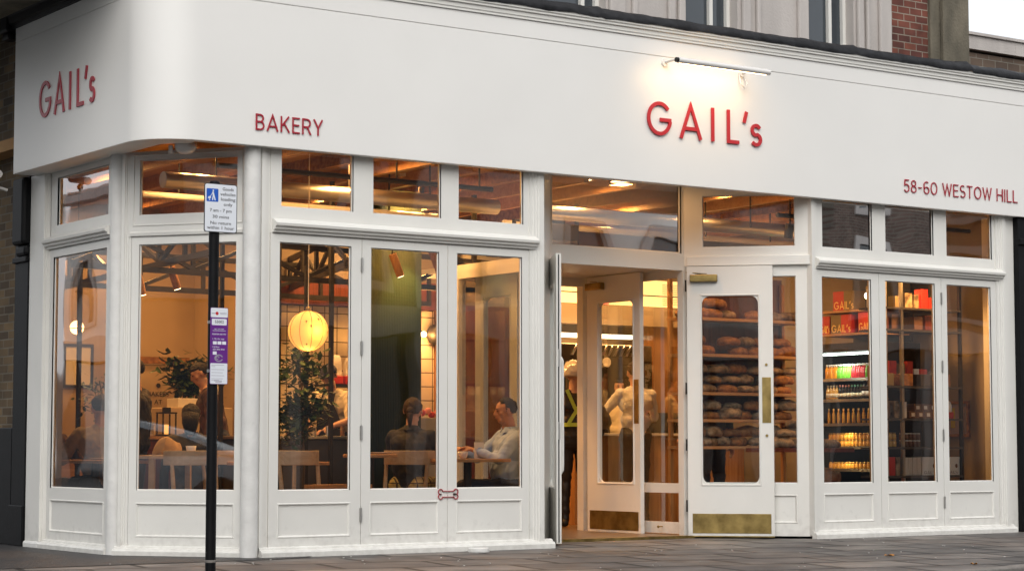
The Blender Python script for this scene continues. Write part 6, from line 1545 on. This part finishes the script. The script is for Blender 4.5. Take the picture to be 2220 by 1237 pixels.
def collar(T, D, m, r=.062, hgt=.035):
    m2 = MB(); n0 = D['neck']+D['up']*(-.012); vs = []; N = 24
    for q in range(N):
        a_ = 2*math.pi*q/N+math.pi/2+.12; o_ = (D['rt']*math.cos(a_)+D['fw']*math.sin(a_)); dip = .02 if math.sin(a_) > .9 else 0
        for rr, zz in ((r, -.02-dip), (r*1.02, hgt-dip), (r*1.12, hgt-.004-dip), (r*1.32, -.012-dip)): vs.append(WM[T.name] @ (n0+o_*rr*D['k']+D['up']*zz))
    fs = [(q*4+j, ((q+1) % N)*4+j, ((q+1) % N)*4+j+1, q*4+j+1) for q in range(N-1) for j in range(3)]
    m2.add(vs, fs); m2.build('collar', m, T, smooth=True)
WSHIRT = mat('white_shirt', (.42, .58, .95), .85, var=.08, vscale=6); DKJ = mat('dark_jacket', (.018, .019, .022), .8, var=.4, vscale=12); CREAMK = mat('cream_knit', (.66, .66, .64), .95, bump=.8, bscale=90); CREAMT = mat('cream_tee', (.66, .58, .42), .9); GREYK = mat('beige_wool', (.34, .29, .22), .95, bump=.5, bscale=70)
PLAID = brick_mat('yellow_plaid', (.42, .36, .12), (.36, .31, .10), (.06, .05, .03), .06, .06, .006, off=0, rough=.9, bump=0, var=.2); NAVY = mat('navy_trousers', (.02, .025, .045), .85); BROWNJ = mat('brown_jacket', (.085, .035, .025), .8, vscale=9, col2=(.03, .014, .012)); HIVIS = mat('hi_vis_tape', (.45, .60, .06), .5)
# the man in the white shirt: in profile, facing left, forearms on the table
T, Hw, P_, D = person('man in a white shirt seated in profile, forearms on the table', (0.04, .60, .02), R(74), turn=R(-6), h=1.72, sit=1, seat=.37, skinm=SKIN2, build=1.2, lean=R(5), nod=R(6), top=WSHIRT, bottom=NAVY, style='receding',
    wristL=(-.10, .40, .80), wristR=(.10, .44, .80), hintL=(-.8, -.3, -.6), hintR=(.8, -.3, -.6), voxel=.0075, curl=.9)
collar(T, D, WSHIRT, r=.068)
# the woman opposite: dark jacket, seen from behind
T, Hw, P_, D = person('woman with tied dark hair in a black jacket, seated with her back to the glass', (-0.83, .95, .02), R(-52), h=1.66, sit=1, seat=.40, lean=R(7), turn=R(8), top=DKJ, bottom=PLAID, style='tied', hair=HAIRB,
    wristL=(-.10, .36, .78), wristR=(.14, .38, .78), voxel=.0085)
collar(T, D, DKJ, r=.06)
# kitchen staff
T, Hw, P_, D = person('barista in a navy cap and cream T-shirt bending over the counter', (.14, 3.85, .02), R(125), h=1.66, lean=R(16), nod=R(32), top=CREAMT, bottom=BLACKT, sleeve='short', style='cap',
    wristL=(-.10, .42, 1.02), wristR=(.10, .44, 1.04), hintL=(-.8, -.4, -.5), hintR=(.8, -.4, -.5))
LT = LF(T); am = MB(); k_ = D['k']; c_ = D['chest']; w_ = D['waist']
pts = [(c_+D['fw']*.146+D['rt']*x+D['up']*z) for x, z in ((-.075, .06), (.075, .06), (.13, -.12), (.15, -.30), (-.15, -.30), (-.13, -.12))]
am.add([WM[T.name] @ p for p in pts]+[WM[T.name] @ (p+D['fw']*.006) for p in pts], [tuple(range(6)), tuple(range(11, 5, -1))]+[(i, (i+1) % 6, 6+(i+1) % 6, 6+i) for i in range(6)])
for s_ in (-1, 1): am.tube([WM[T.name] @ (c_+D['fw']*.148+D['rt']*s_*.07+D['up']*.06), WM[T.name] @ (D['neck']+D['rt']*s_*.062+D['fw']*.075-D['up']*.02), WM[T.name] @ (D['neck']+D['rt']*s_*.05-D['fw']*.06-D['up']*.01)], .009, 6)
am.build('apron', DKJ, T)
person('worker in a cream T-shirt half hidden at the left of the green drape', (.80, 3.95, .02), R(150), h=1.70, nod=R(18), top=CREAMT, bottom=BLACKT, sleeve='short', style='short', fingers=False, voxel=.011, wristL=(-.14, .36, 1.03), wristR=(.14, .36, 1.03))
# customers in the doorway
T, Hw, P_, D = person('courier in black with a pearl helmet and yellow-green reflective straps', (2.50, 3.02, .02), R(-28), h=1.66, build=1.12, turn=R(-18), nod=R(6), top=BLACKM, bottom=BLACKM, style='helmet', fingers=True, wristR=(.27, .12, .93), hintR=(.9, -.6, -.1))
M_ = WM[T.name]; hv = MB(); c_ = D['chest']; bk = -D['fw']*.15
for s_ in (-1, 1): hv.ribbon([(s_*.10, 1.42), (s_*.02, 1.24), (-s_*.09, 1.06)], .036, .158+.002*s_, .164+.002*s_, Fr(M_ @ Vector((0, 0, 0)), M_.to_3x3() @ Vector((1, 0, 0)), M_.to_3x3() @ Vector((0, -1, 0))))
hv.ribbon([(.165*math.cos(R(t)), 0) for t in (0, 1)], .03, 0, .001, W0) if False else None
ring = []
for q in range(25):
    t = 2*math.pi*q/24; ring.append(M_ @ Vector((.185*math.cos(t), .160*math.sin(t), 1.06)))
for q in range(24):
    a_, b_ = ring[q], ring[q+1]; hv.add([a_+Vector((0, 0, -.02)), b_+Vector((0, 0, -.02)), b_+Vector((0, 0, .02)), a_+Vector((0, 0, .02))], [(0, 1, 2, 3)])
hv.build('reflective_straps', HIVIS, T)
person('woman with tied dark hair in a cream jumper and black trousers at the sales counter', (3.47, 3.22, .02), R(-14), h=1.72, top=CREAMK, bottom=BLACKT, style='bun', hair=HAIRB, wristL=(-.34, .36, 1.10), wristR=(.20, .34, 1.10), hintL=(-.7, -.3, -.8), hintR=(.6, -.4, -.9))
person('woman with dark hair behind the sales counter facing the street', (4.02, 4.36-.12, .02), R(165), h=1.58, top=CREAMT, bottom=BLACKT, style='long', hair=HAIR, fingers=False, voxel=.011)
person('person in dark clothes standing behind the bread rack, hands hanging', (3.95, 2.55, .02), R(178), h=1.72, build=1.15, top=DKJ, bottom=NAVY, style='short', voxel=.0105)
# the corner room
person('person in a beige jumper seated with their back to the side window', (-2.98, 2.15+.35, .02), R(-8), h=1.72, sit=1, seat=.40, build=1.2, lean=R(8), top=GREYK, bottom=NAVY, style='short', hair=HAIR, fingers=False, voxel=.011, wristL=(-.2, .4, .78), wristR=(.2, .4, .78))
person('woman with dark hair and glasses seated at the left edge of the side window', (-3.06, 3.62, .02), R(186), h=1.64, sit=1, seat=.38, top=BROWNJ, bottom=NAVY, style='tied', hair=HAIR, fingers=False, voxel=.011, wristL=(-.1, .3, .85), wristR=(.1, .3, .85))
person('dark haired person seen from behind at the back table of the corner window', (-1.93, 2.95, .02), R(-30), h=1.66, sit=1, seat=.36, top=DKJ, bottom=NAVY, style='long', hair=HAIR, fingers=False, voxel=.011)
person('man in a dark red jacket bending forward behind the sign plate', (-1.32, 3.6, .02), R(70), h=1.64, lean=R(14), nod=R(25), top=BROWNJ, bottom=NAVY, style='short', hair=HAIR, fingers=False, voxel=.011)
person('person in black standing at the left edge of the corner window', (-2.50, 2.9, .02), R(40), h=1.60, top=BLACKM, bottom=BLACKM, style='short', hair=HAIR, fingers=False, voxel=.011)
